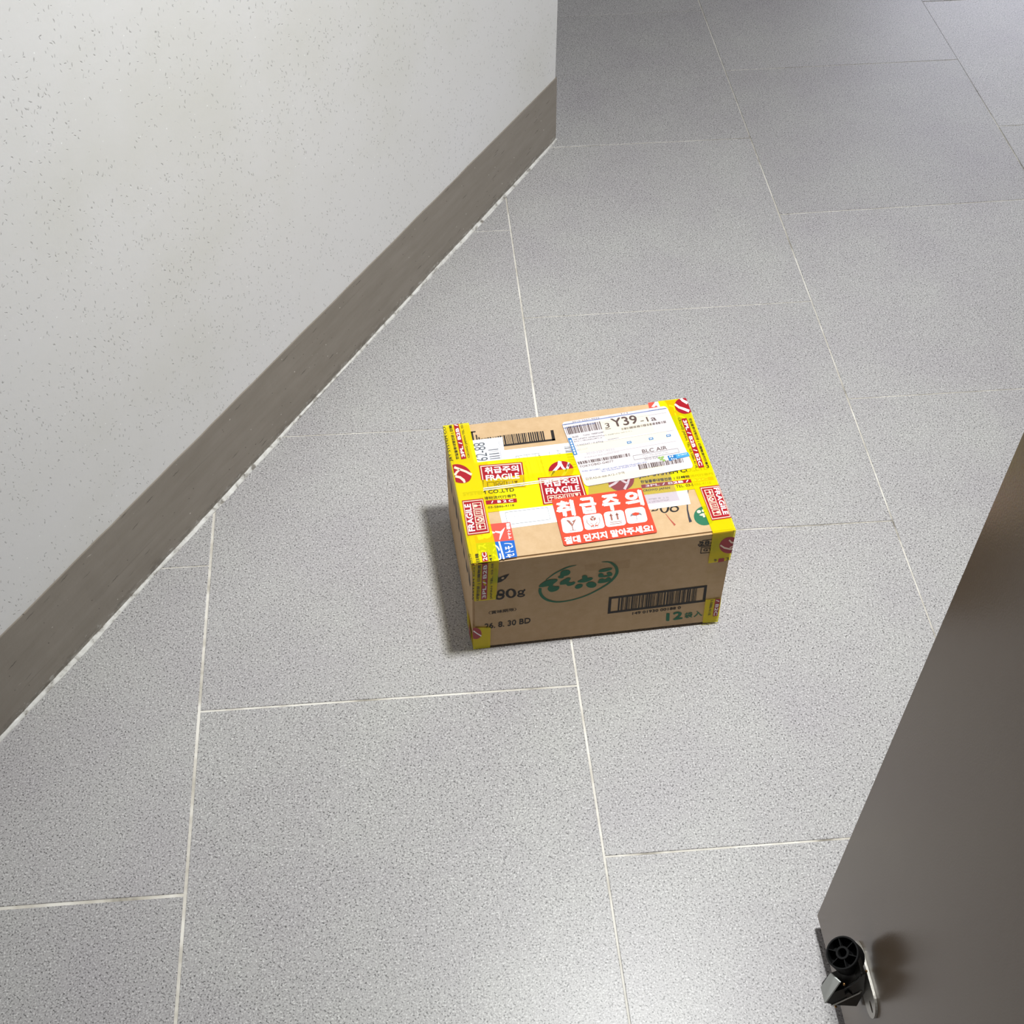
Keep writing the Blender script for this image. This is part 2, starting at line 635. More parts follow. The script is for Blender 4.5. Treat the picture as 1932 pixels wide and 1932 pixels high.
def prism(profile, y0, y1, bevel=0.0):
    """profile of (out, z) in millimetres, extruded along the door"""
    bm = bmesh.new()
    a = [bm.verts.new(LP(o, y0, z)) for o, z in profile]
    b = [bm.verts.new(LP(o, y1, z)) for o, z in profile]
    bm.faces.new(a)
    bm.faces.new(b[::-1])
    k = len(a)
    for i in range(k):
        bm.faces.new((a[i], b[i], b[(i + 1) % k], a[(i + 1) % k]))
    bmesh.ops.recalc_face_normals(bm, faces=bm.faces[:])
    if bevel:
        bmesh.ops.bevel(bm, geom=bm.edges[:], offset=bevel / 1000, segments=2, affect='EDGES')
    return bm


body_prof = [(3.2, -57), (37, -44), (47.5, -34), (48, -28), (44, 0), (32, 12), (23, 33), (20, 52), (15, 50), (9, 15), (3.2, -12)]
body = from_bm('bracket', prism([(o, z) for o, z in body_prof], -12.5, 11, 0.8), [M_DARK], stop)


def rod(pts, r, seg=8):
    bm = bmesh.new()
    rings = []
    for i, p in enumerate(pts):
        d = (pts[min(i + 1, len(pts) - 1)] - pts[max(i - 1, 0)]).normalized()
        u = d.orthogonal().normalized()
        v = d.cross(u)
        rings.append([bm.verts.new(p + (u * math.cos(2 * math.pi * k / seg) + v * math.sin(2 * math.pi * k / seg)) * r) for k in range(seg)])
    for a, b in zip(rings, rings[1:]):
        for k in range(seg):
            bm.faces.new((a[k], a[(k + 1) % seg], b[(k + 1) % seg], b[k]))
    bm.faces.new(rings[0][::-1])
    bm.faces.new(rings[-1])
    bmesh.ops.recalc_face_normals(bm, faces=bm.faces[:])
    return bm


from_bm('rib', rod([LP(39, -12.8, -42), LP(36, -13.4, -40), LP(22, -13.4, -21), LP(11, -13.4, -7), LP(9.5, -12.4, -2)], 0.0013), [M_STEEL], stop, True)
from_bm('rib', rod([LP(33, -13.2, 12), LP(27, -13.4, 23), LP(22.5, -13.4, 33), LP(20.5, -13.2, 46), LP(20, -12, 54)], 0.0013), [M_DARK], stop, True)
from_bm('spring_arm', prism([(24, -16), (30, -4), (27, 4), (19, -8)], -15.5, -12.6, 0.5), [M_DARK], stop)
bm = prism([(48.5, -30), (50.4, -29.7), (44.8, 38), (42.9, 37.8)], -14.5, 6, 0)
for v in bm.verts:                  # its upper end is cut at a slant
    if v.co.z > 0.02 and v.co.y > 0:
        v.co.z -= 0.024
        v.co.x -= 0.0018
from_bm('pedal', bm, [M_ZINC], stop)
for (o, y, z) in ((4, 2, 20.5), (33, -14, -46), (36, -12.5, 24)):
    bm = bmesh.new()
    bmesh.ops.create_uvsphere(bm, u_segments=10, v_segments=6, radius=0.0017)
    bmesh.ops.translate(bm, verts=bm.verts[:], vec=LP(o, y, z))
    from_bm('rivet', bm, [M_BRASS], stop, True)

# rubber foot: cup with hub, spokes and rim
axis = Vector((-0.5, 0, 0.866)).normalized()
ctr = LP(35, 17.7, 46)
fx = Vector((0, 1, 0))
fy = axis.cross(fx).normalized()


def foot_pt(r, a, h):
    return ctr + (fx * math.cos(a) + fy * math.sin(a)) * r + axis * h


def lathe(prof, n=40):
    bm = bmesh.new()
    rings = [[bm.verts.new(foot_pt(r / 1000, 2 * math.pi * k / n, h / 1000)) for k in range(n)] for r, h in prof]
    for a, b in zip(rings, rings[1:]):
        for k in range(n):
            bm.faces.new((a[k], a[(k + 1) % n], b[(k + 1) % n], b[k]))
    bm.faces.new(rings[0])
    bm.faces.new(rings[-1])
    bmesh.ops.recalc_face_normals(bm, faces=bm.faces[:])
    return bm


foot = from_bm('rubber_foot', lathe([(12, -27), (19.6, -26), (20.6, -24), (20.6, -1.2), (20.0, 0), (18.4, 0), (17.9, -1), (17.6, -15), (8.2, -15), (8.2, -0.6),
                                     (7.8, -0.2), (5.6, -0.2), (5.2, -0.8), (5.2, -14)]), [M_RUB], stop, False)
for k in range(6):
    a = k * math.pi / 3
    t = (fx * -math.sin(a) + fy * math.cos(a)) * 0.00045
    bm = bmesh.new()
    vs = []
    for r in (0.0079, 0.0181):
        for s in (-1, 1):
            for hgt in (-0.015, -0.0012):
                vs.append(bm.verts.new(foot_pt(r, a, hgt) + t * s))
    bmesh.ops.convex_hull(bm, input=bm.verts[:])
    from_bm('spoke', bm, [M_RUB], foot)
from_bm('stem', rod([ctr - axis * 0.026, ctr - axis * 0.040, LP(16, 4, 0)], 0.007, 12), [M_DARK], stop, True)

# ------------------------------------------------------------------ parcel
BOX_TOP = [[0.4403, 0.0614, 0.2283], [0.8475, 0.093, 0.2283], [0.8226, 0.3848, 0.2283], [0.4145, 0.3551, 0.2283]]
BOX_BOTTOM = [[0.4371, 0.0649, 0.0], [0.8452, 0.0836, -0.0], [0.8231, 0.3761, -0.0], [0.4151, 0.3574, 0.0]]
ART = '''
@top carton/barcode1 black 1
475 2660 497 2658 491 2364 469 2368
510 2598 532 2596 528 2365 506 2369
550 2566 561 2566 556 2368 546 2369
574 2567 584 2567 580 2368 570 2369
608 2569 618 2568 613 2367 603 2369
630 2570 640 2569 635 2367 625 2369
653 2570 681 2567 676 2364 649 2368
693 2572 720 2569 715 2364 688 2368
744 2574 755 2574 749 2366 739 2368
778 2576 788 2575 782 2366 772 2367
800 2576 810 2576 804 2365 794 2367
824 2577 846 2575 840 2363 818 2367
858 2579 886 2576 879 2362 852 2367
898 2580 908 2580 901 2365 891 2366
920 2581 947 2578 940 2362 913 2366
960 2582 970 2582 963 2364 953 2366
982 2582 992 2582 984 2364 974 2366
1003 2582 1014 2581 1006 2364 996 2365
1025 2581 1036 2581 1028 2364 1018 2365
1049 2581 1071 2578 1063 2361 1041 2365
1083 2580 1094 2580 1085 2363 1075 2365
1105 2580 1116 2579 1107 2363 1097 2365
1129 2579 1151 2577 1143 2361 1121 2364
1163 2579 1185 2576 1177 2361 1155 2364
1199 2578 1209 2578 1201 2362 1190 2364
1221 2578 1243 2575 1234 2360 1212 2364
1255 2577 1278 2575 1268 2360 1246 2363
1291 2576 1302 2576 1292 2362 1282 2363
1324 2576 1347 2573 1337 2359 1315 2363
1359 2575 1381 2573 1371 2359 1349 2363
1395 2575 1417 2572 1407 2359 1385 2362
1431 2574 1453 2572 1443 2359 1421 2362
1465 2573 1493 2570 1482 2357 1455 2362
1506 2573 1517 2572 1506 2360 1496 2362
1528 2572 1551 2570 1540 2358 1518 2361
1563 2572 1585 2569 1574 2357 1552 2361
405 2745 440 2745 432 2345 388 2340
405 2745 489 2747 488 2719 404 2714
1703 2566 1752 2567 1739 2327 1686 2327
393 2369 1738 2367 1739 2327 395 2329
@top carton/lettering black 1
3204 625 3195 590 3155 589 3165 616
3195 590 3179 558 3143 564 3155 589
3179 558 3157 533 3129 546 3143 564
3157 533 3133 516 3114 535 3129 546
3133 516 3107 510 3101 533 3114 535
3107 510 3083 515 3089 539 3101 533
3083 515 3063 531 3081 554 3089 539
3063 531 3049 556 3077 575 3081 554
3049 556 3043 587 3078 602 3077 575
3043 587 3044 622 3083 630 3078 602
3044 622 3053 657 3092 658 3083 630
3053 657 3069 689 3105 682 3092 658
3069 689 3090 714 3119 701 3105 682
3090 714 3115 731 3134 712 3119 701
3115 731 3141 737 3147 714 3134 712
3141 737 3165 732 3159 708 3147 714
3165 732 3185 716 3167 693 3159 708
3185 716 3199 691 3171 671 3167 693
3199 691 3206 660 3170 645 3171 671
3206 660 3204 625 3165 616 3170 645
3345 569 3338 549 3306 549 3312 561
3338 549 3325 531 3297 540 3306 549
3325 531 3306 517 3286 533 3297 540
3306 517 3283 507 3273 529 3286 533
3283 507 3259 503 3259 530 3273 529
3259 503 3236 506 3247 534 3259 530
3236 506 3217 515 3236 541 3247 534
3217 515 3202 529 3229 551 3236 541
3202 529 3194 547 3226 563 3229 551
3194 547 3193 567 3227 575 3226 563
3193 567 3200 587 3232 586 3227 575
3200 587 3213 605 3241 596 3232 586
3213 605 3232 619 3252 603 3241 596
3232 619 3255 629 3266 607 3252 603
3255 629 3279 633 3279 606 3266 607
3279 633 3302 630 3292 602 3279 606
3302 630 3322 621 3302 595 3292 602
3322 621 3337 607 3309 585 3302 595
3337 607 3345 589 3313 573 3309 585
3345 589 3345 569 3312 561 3313 573
3347 699 3341 679 3313 679 3318 692
3341 679 3329 660 3305 668 3313 679
3329 660 3313 646 3295 659 3305 668
3313 646 3294 636 3284 655 3295 659
3294 636 3274 633 3272 654 3284 655
3274 633 3255 635 3262 658 3272 654
3255 635 3238 644 3254 666 3262 658
3238 644 3226 658 3249 677 3254 666
3226 658 3220 676 3248 690 3249 677
3220 676 3220 696 3249 703 3248 690
3220 696 3226 717 3255 716 3249 703
3226 717 3238 735 3263 727 3255 716
3238 735 3254 750 3273 736 3263 727
3254 750 3273 759 3284 740 3273 736
3273 759 3294 763 3295 741 3284 740
3294 763 3313 760 3305 737 3295 741
3313 760 3329 751 3313 729 3305 737
3329 751 3341 737 3318 718 3313 729
3341 737 3347 719 3320 705 3318 718
3347 719 3347 699 3318 692 3320 705
2906 574 2932 577 2936 610 2905 589
2932 577 2964 575 2966 591 2936 610
2964 575 3005 582 2998 605 2966 591
3005 582 3029 619 3024 626 2998 605
@top carton/red_line0 brick 1
3106 490 3140 365 3154 375 3114 495
3140 365 3170 268 3194 286 3154 375
3170 268 3179 230 3210 254 3194 286
@top carton/pen_stroke1 navy 2
3578 916 3516 755 3531 752 3590 912
3516 755 3454 517 3477 516 3531 752
3454 517 3434 361 3465 366 3477 516
3434 361 3425 260 3472 271 3465 366
@top carton/green_disc2 green 1
3879 358 3867 315 3847 274 3819 237 3786 206 3749 183 3709 168 3669 163 3631 167 3596 180 3566 203 3543 233 3528 269 3522 309 3524 352 3536 396 3556 437 3583 474 3616 505 3654 529 3694 545 3734 550 3773 546 3808 532 3838 509 3861 479 3876 442 3882 401
@top carton/green_disc2 cream 2
3664 444 3655 429 3640 420 3623 418 3608 425 3599 439 3599 455 3608 470 3623 480 3640 482 3656 475 3664 461
3722 457 3715 444 3705 435 3693 433 3684 438 3679 450 3680 464 3686 477 3697 486 3709 488 3718 483 3723 471
3704 344 3698 332 3689 325 3678 324 3669 328 3665 338 3665 350 3671 361 3681 369 3691 370 3700 365 3705 356
3733 394 3728 384 3718 377 3707 376 3698 381 3693 390 3693 401 3699 411 3708 417 3719 419 3728 414 3734 405
3615 381 3664 406 3718 413 3707 376 3651 358
@front carton/brand_emblem3 green 1
1041 1462 1039 1437 1084 1419 1084 1443
1039 1437 1036 1396 1083 1386 1084 1419
1036 1396 1039 1350 1086 1356 1083 1386
1039 1350 1050 1304 1093 1324 1086 1356
1050 1304 1065 1256 1104 1287 1093 1324
1065 1256 1086 1210 1119 1252 1104 1287
1086 1210 1111 1170 1138 1216 1119 1252
1111 1170 1143 1130 1162 1179 1138 1216
1143 1130 1180 1095 1192 1145 1162 1179
1180 1095 1225 1066 1231 1112 1192 1145
1225 1066 1278 1040 1281 1081 1231 1112
1278 1040 1331 1023 1331 1058 1281 1081
1331 1023 1386 1013 1384 1047 1331 1058
1386 1013 1445 1012 1442 1042 1384 1047
1445 1012 1502 1016 1498 1043 1442 1042
1502 1016 1557 1022 1552 1049 1498 1043
1557 1022 1614 1033 1609 1060 1552 1049
1614 1033 1669 1047 1663 1074 1609 1060
1669 1047 1724 1064 1717 1091 1663 1074
1724 1064 1781 1084 1773 1113 1717 1091
1781 1084 1835 1109 1826 1137 1773 1113
1835 1109 1890 1139 1880 1168 1826 1137
1890 1139 1946 1174 1935 1204 1880 1168
1946 1174 1998 1210 1986 1240 1935 1204
1998 1210 2049 1246 2036 1278 1986 1240
2049 1246 2100 1286 2085 1319 2036 1278
2100 1286 2144 1325 2127 1360 2085 1319
2144 1325 2181 1364 2160 1402 2127 1360
2181 1364 2214 1406 2189 1446 2160 1402
2214 1406 2241 1448 2211 1488 2189 1446
2241 1448 2264 1491 2229 1532 2211 1488
2264 1491 2283 1538 2241 1576 2229 1532
2283 1538 2295 1587 2246 1615 2241 1576
2295 1587 2296 1641 2246 1650 2246 1615
2296 1641 2288 1694 2239 1687 2246 1650
2288 1694 2275 1744 2230 1720 2239 1687
2275 1744 2253 1789 2218 1753 2230 1720
2253 1789 2227 1829 2200 1787 2218 1753
2227 1829 2201 1861 2181 1816 2200 1787
2201 1861 2173 1885 2161 1843 2181 1816
2173 1885 2144 1903 2138 1866 2161 1843
2144 1903 2112 1915 2112 1886 2138 1866
2112 1915 2074 1923 2075 1900 2112 1886
2074 1923 2032 1925 2033 1910 2075 1900
2032 1925 2004 1925 2004 1918 2033 1910
1149 1640 1178 1670 1170 1687 1142 1653
1178 1670 1222 1715 1213 1735 1170 1687
1222 1715 1264 1755 1254 1778 1213 1735
1264 1755 1303 1785 1293 1810 1254 1778
1303 1785 1343 1812 1334 1838 1293 1810
1343 1812 1383 1836 1374 1863 1334 1838
1383 1836 1422 1857 1414 1885 1374 1863
1422 1857 1463 1876 1455 1904 1414 1885
1463 1876 1501 1891 1495 1919 1455 1904
1501 1891 1542 1903 1538 1925 1495 1919
1542 1903 1584 1912 1581 1927 1538 1925
1584 1912 1612 1919 1611 1927 1581 1927
@front carton/brand_emblem3 green 2
1040 1490 1040 1507 1048 1529 1063 1552 1084 1578 1114 1606 1142 1628 1169 1638 1196 1643 1223 1644 1253 1643 1283 1639 1306 1634 1320 1628 1329 1620 1332 1610 1328 1595 1319 1578 1309 1562 1296 1549 1281 1536 1269 1524 1263 1509 1261 1493 1263 1479 1270 1468 1283 1459 1297 1453 1316 1449 1339 1447 1355 1441 1364 1430 1366 1415 1366 1399 1362 1383 1354 1366 1343 1351 1327 1339 1306 1328 1286 1322 1266 1319 1246 1320 1228 1327 1212 1341 1198 1362 1188 1381 1183 1400 1181 1419 1182 1436 1189 1452 1199 1467 1201 1478 1192 1482 1174 1482 1156 1480 1135 1478 1111 1475 1090 1474 1070 1476 1050 1481
1366 1752 1368 1772 1372 1795 1380 1813 1393 1825 1410 1832 1428 1836 1447 1838 1468 1836 1485 1831 1500 1819 1512 1802 1520 1785 1524 1769 1523 1751 1519 1734 1510 1720 1498 1706 1484 1696 1466 1691 1446 1689 1431 1685 1425 1674 1424 1661 1420 1651 1409 1644 1394 1640 1380 1639 1366 1643 1352 1651 1342 1660 1336 1670 1334 1683 1336 1693 1345 1700 1359 1705 1368 1713 1369 1723 1367 1736
1374 1483 1370 1499 1370 1522 1376 1542 1387 1559 1404 1576 1423 1592 1444 1607 1467 1622 1487 1631 1504 1633 1520 1629 1530 1622 1536 1614 1537 1603 1534 1589 1526 1570 1514 1547 1508 1529 1515 1517 1528 1508 1543 1503 1559 1505 1577 1511 1592 1513 1604 1508 1613 1499 1616 1488 1614 1475 1606 1460 1595 1447 1582 1437 1564 1428 1547 1423 1528 1422 1508 1424 1493 1430 1484 1442 1478 1459 1470 1471 1455 1475 1437 1474 1420 1474 1403 1475 1386 1477
1655 1487 1650 1499 1655 1512 1666 1524 1683 1536 1706 1547 1722 1559 1723 1574 1718 1591 1715 1606 1718 1619 1722 1631 1730 1639 1740 1643 1754 1644 1767 1641 1779 1634 1791 1624 1800 1612 1803 1597 1803 1580 1808 1568 1824 1565 1844 1567 1862 1567 1876 1561 1887 1552 1893 1543 1893 1532 1887 1520 1878 1509 1865 1498 1847 1487 1826 1478 1801 1470 1773 1465 1744 1464 1712 1468 1678 1477
1738 1402 1739 1389 1738 1377 1734 1364 1727 1352 1717 1341 1705 1332 1692 1326 1679 1322 1665 1321 1652 1322 1640 1327 1630 1334 1623 1343 1618 1354 1617 1367 1618 1380 1623 1392 1630 1404 1639 1415 1651 1424 1664 1430 1677 1434 1691 1435 1704 1433 1716 1429 1726 1422 1733 1413
1961 1363 1960 1346 1955 1331 1946 1318 1933 1308 1918 1302 1901 1300 1883 1302 1864 1307 1846 1316 1830 1328 1816 1343 1805 1360 1798 1377 1795 1395 1796 1411 1802 1426 1810 1439 1823 1449 1838 1455 1855 1457 1873 1455 1892 1450 1909 1441 1926 1429 1940 1414 1950 1398 1958 1380
1975 1684 1974 1698 1980 1716 1992 1732 2011 1741 2037 1749 2065 1753 2096 1755 2130 1754 2156 1751 2172 1746 2182 1738 2186 1730 2186 1719 2180 1706 2168 1695 2148 1686 2122 1679 2095 1673 2067 1670 2037 1669 2013 1670 1995 1672 1981 1676
1973 1581 1973 1598 1976 1617 1982 1631 1994 1639 2009 1643 2023 1642 2035 1635 2047 1623 2057 1610 2060 1597 2062 1583 2069 1573 2089 1569 2115 1570 2131 1574 2128 1583 2115 1597 2106 1610 2106 1623 2111 1636 2118 1646 2128 1651 2141 1653 2155 1649 2170 1638 2185 1620 2196 1603 2200 1585 2199 1566 2194 1552 2183 1543 2167 1538 2146 1535 2118 1533 2085 1532 2055 1533 2032 1535 2012 1539 1996 1545 1985 1554 1977 1567
1980 1418 1982 1440 1989 1468 2000 1488 2017 1498 2039 1502 2057 1500 2071 1491 2082 1477 2093 1470 2104 1480 2116 1498 2127 1510 2140 1514 2154 1512 2165 1506 2176 1492 2186 1473 2190 1456 2187 1441 2178 1427 2163 1415 2141 1405 2111 1397 2082 1392 2052 1390 2021 1391 1998 1395 1986 1399 1980 1406
@front carton/lettering black 1
685 1412 686 1381 641 1388 640 1411
686 1381 680 1352 639 1367 641 1388
680 1352 670 1327 635 1348 639 1367
670 1327 654 1307 629 1334 635 1348
654 1307 635 1294 620 1325 629 1334
635 1294 614 1290 610 1321 620 1325
614 1290 591 1293 600 1324 610 1321
591 1293 570 1305 590 1333 600 1324
570 1305 550 1323 580 1347 590 1333
550 1323 535 1348 572 1365 580 1347
535 1348 523 1377 566 1386 572 1365
523 1377 517 1408 563 1409 566 1386
517 1408 517 1439 562 1432 563 1409
517 1439 523 1468 564 1453 562 1432
523 1468 534 1493 568 1472 564 1453
534 1493 549 1512 574 1486 568 1472
549 1512 568 1525 583 1495 574 1486
568 1525 589 1530 592 1498 583 1495
589 1530 611 1526 603 1496 592 1498
611 1526 633 1515 613 1487 603 1496
633 1515 652 1496 622 1473 613 1487
652 1496 668 1472 630 1455 622 1473
668 1472 679 1443 636 1434 630 1455
679 1443 685 1412 640 1411 636 1434
502 1470 504 1449 470 1450 469 1463
504 1449 501 1428 470 1438 470 1450
501 1428 495 1408 467 1427 470 1438
495 1408 485 1392 463 1418 467 1427
485 1392 472 1381 457 1411 463 1418
472 1381 457 1374 451 1408 457 1411
457 1374 441 1373 444 1408 451 1408
441 1373 425 1378 436 1411 444 1408
425 1378 410 1388 430 1418 436 1411
410 1388 398 1403 424 1427 430 1418
398 1403 388 1421 419 1438 424 1427
388 1421 383 1442 416 1450 419 1438
383 1442 381 1464 415 1463 416 1450
381 1464 384 1485 415 1475 415 1463
384 1485 390 1504 418 1486 415 1475
390 1504 401 1520 422 1495 418 1486
401 1520 414 1531 428 1501 422 1495
414 1531 429 1538 434 1504 428 1501
429 1538 445 1539 442 1504 434 1504
445 1539 460 1534 449 1501 442 1504
460 1534 475 1524 456 1495 449 1501
475 1524 487 1509 461 1486 456 1495
487 1509 497 1491 466 1475 461 1486
497 1491 502 1470 469 1463 466 1475
501 1372 501 1351 460 1355 460 1366
501 1351 496 1331 458 1344 460 1355
496 1331 486 1313 454 1334 458 1344
486 1313 472 1298 448 1326 454 1334
472 1298 455 1287 440 1320 448 1326
455 1287 435 1282 431 1318 440 1320
435 1282 415 1281 421 1318 431 1318
415 1281 396 1287 412 1321 421 1318
396 1287 378 1297 404 1326 412 1321
378 1297 364 1311 397 1334 404 1326
364 1311 354 1329 392 1344 397 1334
354 1329 349 1349 389 1355 392 1344
349 1349 348 1370 389 1367 389 1355
348 1370 353 1390 391 1377 389 1367
353 1390 363 1408 395 1387 391 1377
363 1408 377 1423 402 1395 395 1387
377 1423 395 1434 410 1401 402 1395
395 1434 414 1439 419 1403 410 1401
414 1439 434 1439 428 1403 419 1403
434 1439 453 1434 437 1400 428 1403
453 1434 471 1424 446 1395 437 1400
471 1424 485 1410 452 1387 446 1395
485 1410 495 1392 457 1377 452 1387
495 1392 501 1372 460 1366 457 1377
807 1408 807 1395 779 1400 779 1408
807 1395 803 1383 777 1393 779 1400
803 1383 796 1372 775 1387 777 1393
796 1372 787 1363 771 1383 775 1387
787 1363 776 1358 766 1380 771 1383
776 1358 763 1356 760 1378 766 1380
763 1356 750 1357 755 1379 760 1378
750 1357 737 1362 749 1382 755 1379
737 1362 726 1370 744 1386 749 1382
726 1370 717 1380 740 1392 744 1386
717 1380 711 1392 737 1399 740 1392
711 1392 708 1406 736 1406 737 1399
708 1406 708 1419 736 1414 736 1406
708 1419 711 1431 737 1421 736 1414
711 1431 718 1442 740 1427 737 1421
718 1442 728 1451 744 1431 740 1427
728 1451 739 1456 749 1434 744 1431
739 1456 752 1458 754 1436 749 1434
752 1458 765 1457 760 1435 754 1436
765 1457 777 1452 765 1432 760 1435
777 1452 789 1444 770 1428 765 1432
789 1444 798 1434 774 1422 770 1428
798 1434 804 1422 777 1415 774 1422
804 1422 807 1408 779 1408 777 1415
824 1324 823 1312 800 1320 801 1325
823 1312 818 1301 796 1317 800 1320
818 1301 809 1292 790 1314 796 1317
809 1292 796 1285 782 1311 790 1314
796 1285 782 1281 773 1310 782 1311
782 1281 766 1280 763 1310 773 1310
766 1280 750 1282 753 1311 763 1310
750 1282 734 1287 744 1313 753 1311
734 1287 721 1294 735 1315 744 1313
721 1294 710 1304 729 1319 735 1315
710 1304 703 1315 725 1323 729 1319
703 1315 700 1327 723 1327 725 1323
700 1327 701 1339 724 1331 723 1327
701 1339 706 1350 727 1334 724 1331
706 1350 715 1359 733 1338 727 1334
715 1359 727 1366 741 1340 733 1338
727 1366 742 1370 750 1341 741 1340
742 1370 758 1371 760 1341 750 1341
758 1371 774 1369 771 1341 760 1341
774 1369 789 1364 780 1339 771 1341
789 1364 803 1357 788 1336 780 1339
803 1357 814 1347 795 1333 788 1336
814 1347 821 1336 799 1329 795 1333
821 1336 824 1324 801 1325 799 1329
804 1414 830 1448 812 1481 788 1441
〈賞味期限〉	0.01	250 918 698 931 249 1000
26. 8. 30 BD	0.015	190 526 929 551 191 671
149 01930 00188 0	0.02	2613 454 3413 465 2611 521
@front carton/leaf_print4 black 1
388 1729 395 1849 495 1897 567 1916 509 1805 442 1743
@front carton/leaf_print4 green 1
241 1770 308 1880 341 2010 340 2118 383 2069 395 1849 388 1729 309 1728
@front carton/leaf_print4 kraft_ink 2
488 1843 488 1829 482 1817 472 1810 460 1809 450 1815 444 1826 444 1839 450 1851 460 1858 472 1860 483 1854
@front carton/barcode2 black 1
2187 996 3794 1006 3796 958 2188 946
2195 607 3810 630 3812 580 2196 556
2188 946 2233 947 2240 608 2195 607
3751 958 3796 958 3810 630 3764 629
2348 950 2373 950 2381 608 2356 607
2394 950 2419 950 2427 608 2402 608
2428 950 2438 950 2446 609 2437 608
2459 951 2469 951 2477 609 2468 609
2478 951 2503 951 2512 610 2487 609
2513 951 2522 951 2531 610 2522 610
2532 951 2542 951 2550 610 2541 610
2563 951 2588 952 2597 611 2572 610
2597 952 2607 952 2616 611 2606 611
2616 952 2626 952 2635 611 2626 611
2636 952 2645 952 2655 612 2645 611
2655 952 2665 952 2674 612 2664 612
2686 952 2705 952 2715 612 2695 612
2726 953 2736 953 2745 613 2736 613
2745 953 2765 953 2774 613 2755 613
2786 953 2795 953 2805 614 2796 614
2805 953 2830 953 2840 614 2815 614
2840 953 2865 954 2875 615 2850 614
2874 954 2894 954 2904 615 2885 615
2903 954 2913 954 2923 615 2914 615
2923 954 2932 954 2943 616 2933 615
2942 954 2951 954 2962 616 2952 616
2973 954 2982 954 2993 616 2983 616
2992 954 3017 955 3028 617 3003 616
3027 955 3036 955 3047 617 3037 617
3046 955 3056 955 3067 617 3057 617
3065 955 3075 955 3086 618 3076 617
3096 955 3121 955 3132 618 3107 618
3142 956 3168 956 3179 619 3154 619
3177 956 3187 956 3198 619 3189 619
3197 956 3216 956 3227 620 3208 619
3226 956 3245 956 3257 620 3237 620
3255 956 3264 956 3276 620 3266 620
3286 957 3295 957 3307 621 3297 620
3305 957 3315 957 3326 621 3317 621
3324 957 3334 957 3346 621 3336 621
3344 957 3369 957 3381 622 3356 621
3390 957 3400 957 3412 622 3402 622
3409 957 3435 958 3447 623 3422 622
3444 958 3454 958 3466 623 3457 623
3475 958 3500 958 3513 623 3488 623
3510 958 3535 958 3548 624 3523 624
3557 958 3566 959 3579 624 3569 624
3576 959 3595 959 3608 625 3589 624
3605 959 3615 959 3628 625 3618 625
3625 959 3634 959 3647 625 3637 625
@front carton/bag_count5 green 1
12	0.035	3211 182 3465 194 3196 379
袋	0.02	3509 194 3638 199 3497 342
入	0.02	3663 201 3803 207 3655 352
@front carton/lid_mark6 black 1
28-01	0.02	3546 2016 3902 2011 3538 2109
GTIN	0.02	3628 1862 3870 1848 3623 1929
3578 2121 3941 2115 3938 2129 3576 2136
3516 2034 3547 1990 3555 2002 3524 2046
3548 1988 3960 1973 3957 1990 3544 2006
3524 2029 3586 2082 3578 2097 3516 2043
3531 2111 3581 2081 3583 2095 3532 2125
3588 1955 3885 1942 3882 1957 3586 1969
3580 1969 3581 1826 3593 1821 3592 1964
3589 1818 3903 1804 3900 1819 3586 1833
@top invoice_sheet/lettering paper 2
562 2240 3668 2234 3546 626 577 594
@top invoice_sheet/lettering grey 3
1034 2079 1038 1585 1044 1586 1040 2080
1082 2083 1088 1577 1094 1578 1088 2084
1214 2091 1229 1554 1235 1555 1220 2092
1349 2093 1370 1530 1376 1532 1355 2094
1409 2089 1436 1519 1442 1521 1415 2090
1585 2097 1542 1537 1548 1538 1591 2097
1037 2075 1429 2083 1430 2091 1037 2083
1054 1555 1053 1563 1086 1566 1087 1559
1075 1565 1075 1583 1083 1584 1084 1566
1052 1628 1052 1636 1085 1639 1085 1632
1074 1638 1073 1656 1082 1657 1082 1639
1051 1665 1051 1672 1084 1676 1084 1669
1053 1673 1052 1691 1060 1692 1060 1673
1050 1702 1050 1709 1083 1713 1084 1705
1072 1712 1072 1730 1080 1731 1081 1712
1050 1739 1049 1746 1083 1750 1083 1742
1051 1746 1051 1765 1059 1766 1059 1747
1049 1776 1049 1783 1082 1787 1082 1779
1050 1783 1050 1802 1058 1803 1058 1784
1048 1813 1048 1820 1081 1824 1081 1816
1070 1823 1070 1841 1078 1842 1078 1823
1056 1833 1056 1840 1077 1842 1077 1835
1047 1850 1047 1857 1080 1861 1081 1854
1069 1860 1069 1878 1077 1879 1078 1861
1046 1887 1046 1895 1080 1898 1080 1891
1068 1897 1068 1916 1077 1917 1077 1898
1055 1908 1055 1914 1076 1917 1076 1910
1045 1962 1045 1969 1078 1973 1078 1966
1046 1970 1046 1988 1054 1989 1054 1970
1044 1999 1044 2007 1077 2011 1078 2003
1066 2009 1066 2028 1074 2029 1075 2010
1141 1564 1141 1572 1174 1576 1174 1568
1142 1572 1143 1592 1150 1593 1150 1573
1150 1586 1150 1593 1171 1595 1170 1588
1141 1604 1141 1612 1174 1615 1174 1607
1163 1614 1163 1634 1172 1635 1171 1615
1141 1643 1141 1651 1175 1655 1174 1647
1163 1654 1164 1673 1172 1674 1172 1654
1150 1665 1150 1672 1171 1674 1171 1667
1142 1683 1142 1691 1175 1694 1175 1687
1143 1691 1144 1711 1151 1712 1151 1692
1164 1693 1164 1713 1172 1714 1172 1694
1150 1705 1151 1712 1172 1714 1171 1707
1142 1723 1142 1731 1175 1734 1175 1726
1144 1731 1144 1751 1152 1752 1151 1732
1164 1733 1164 1753 1173 1754 1172 1734
1151 1745 1151 1752 1172 1754 1172 1747
1142 1763 1142 1771 1176 1774 1175 1766
1164 1773 1165 1793 1173 1794 1173 1774
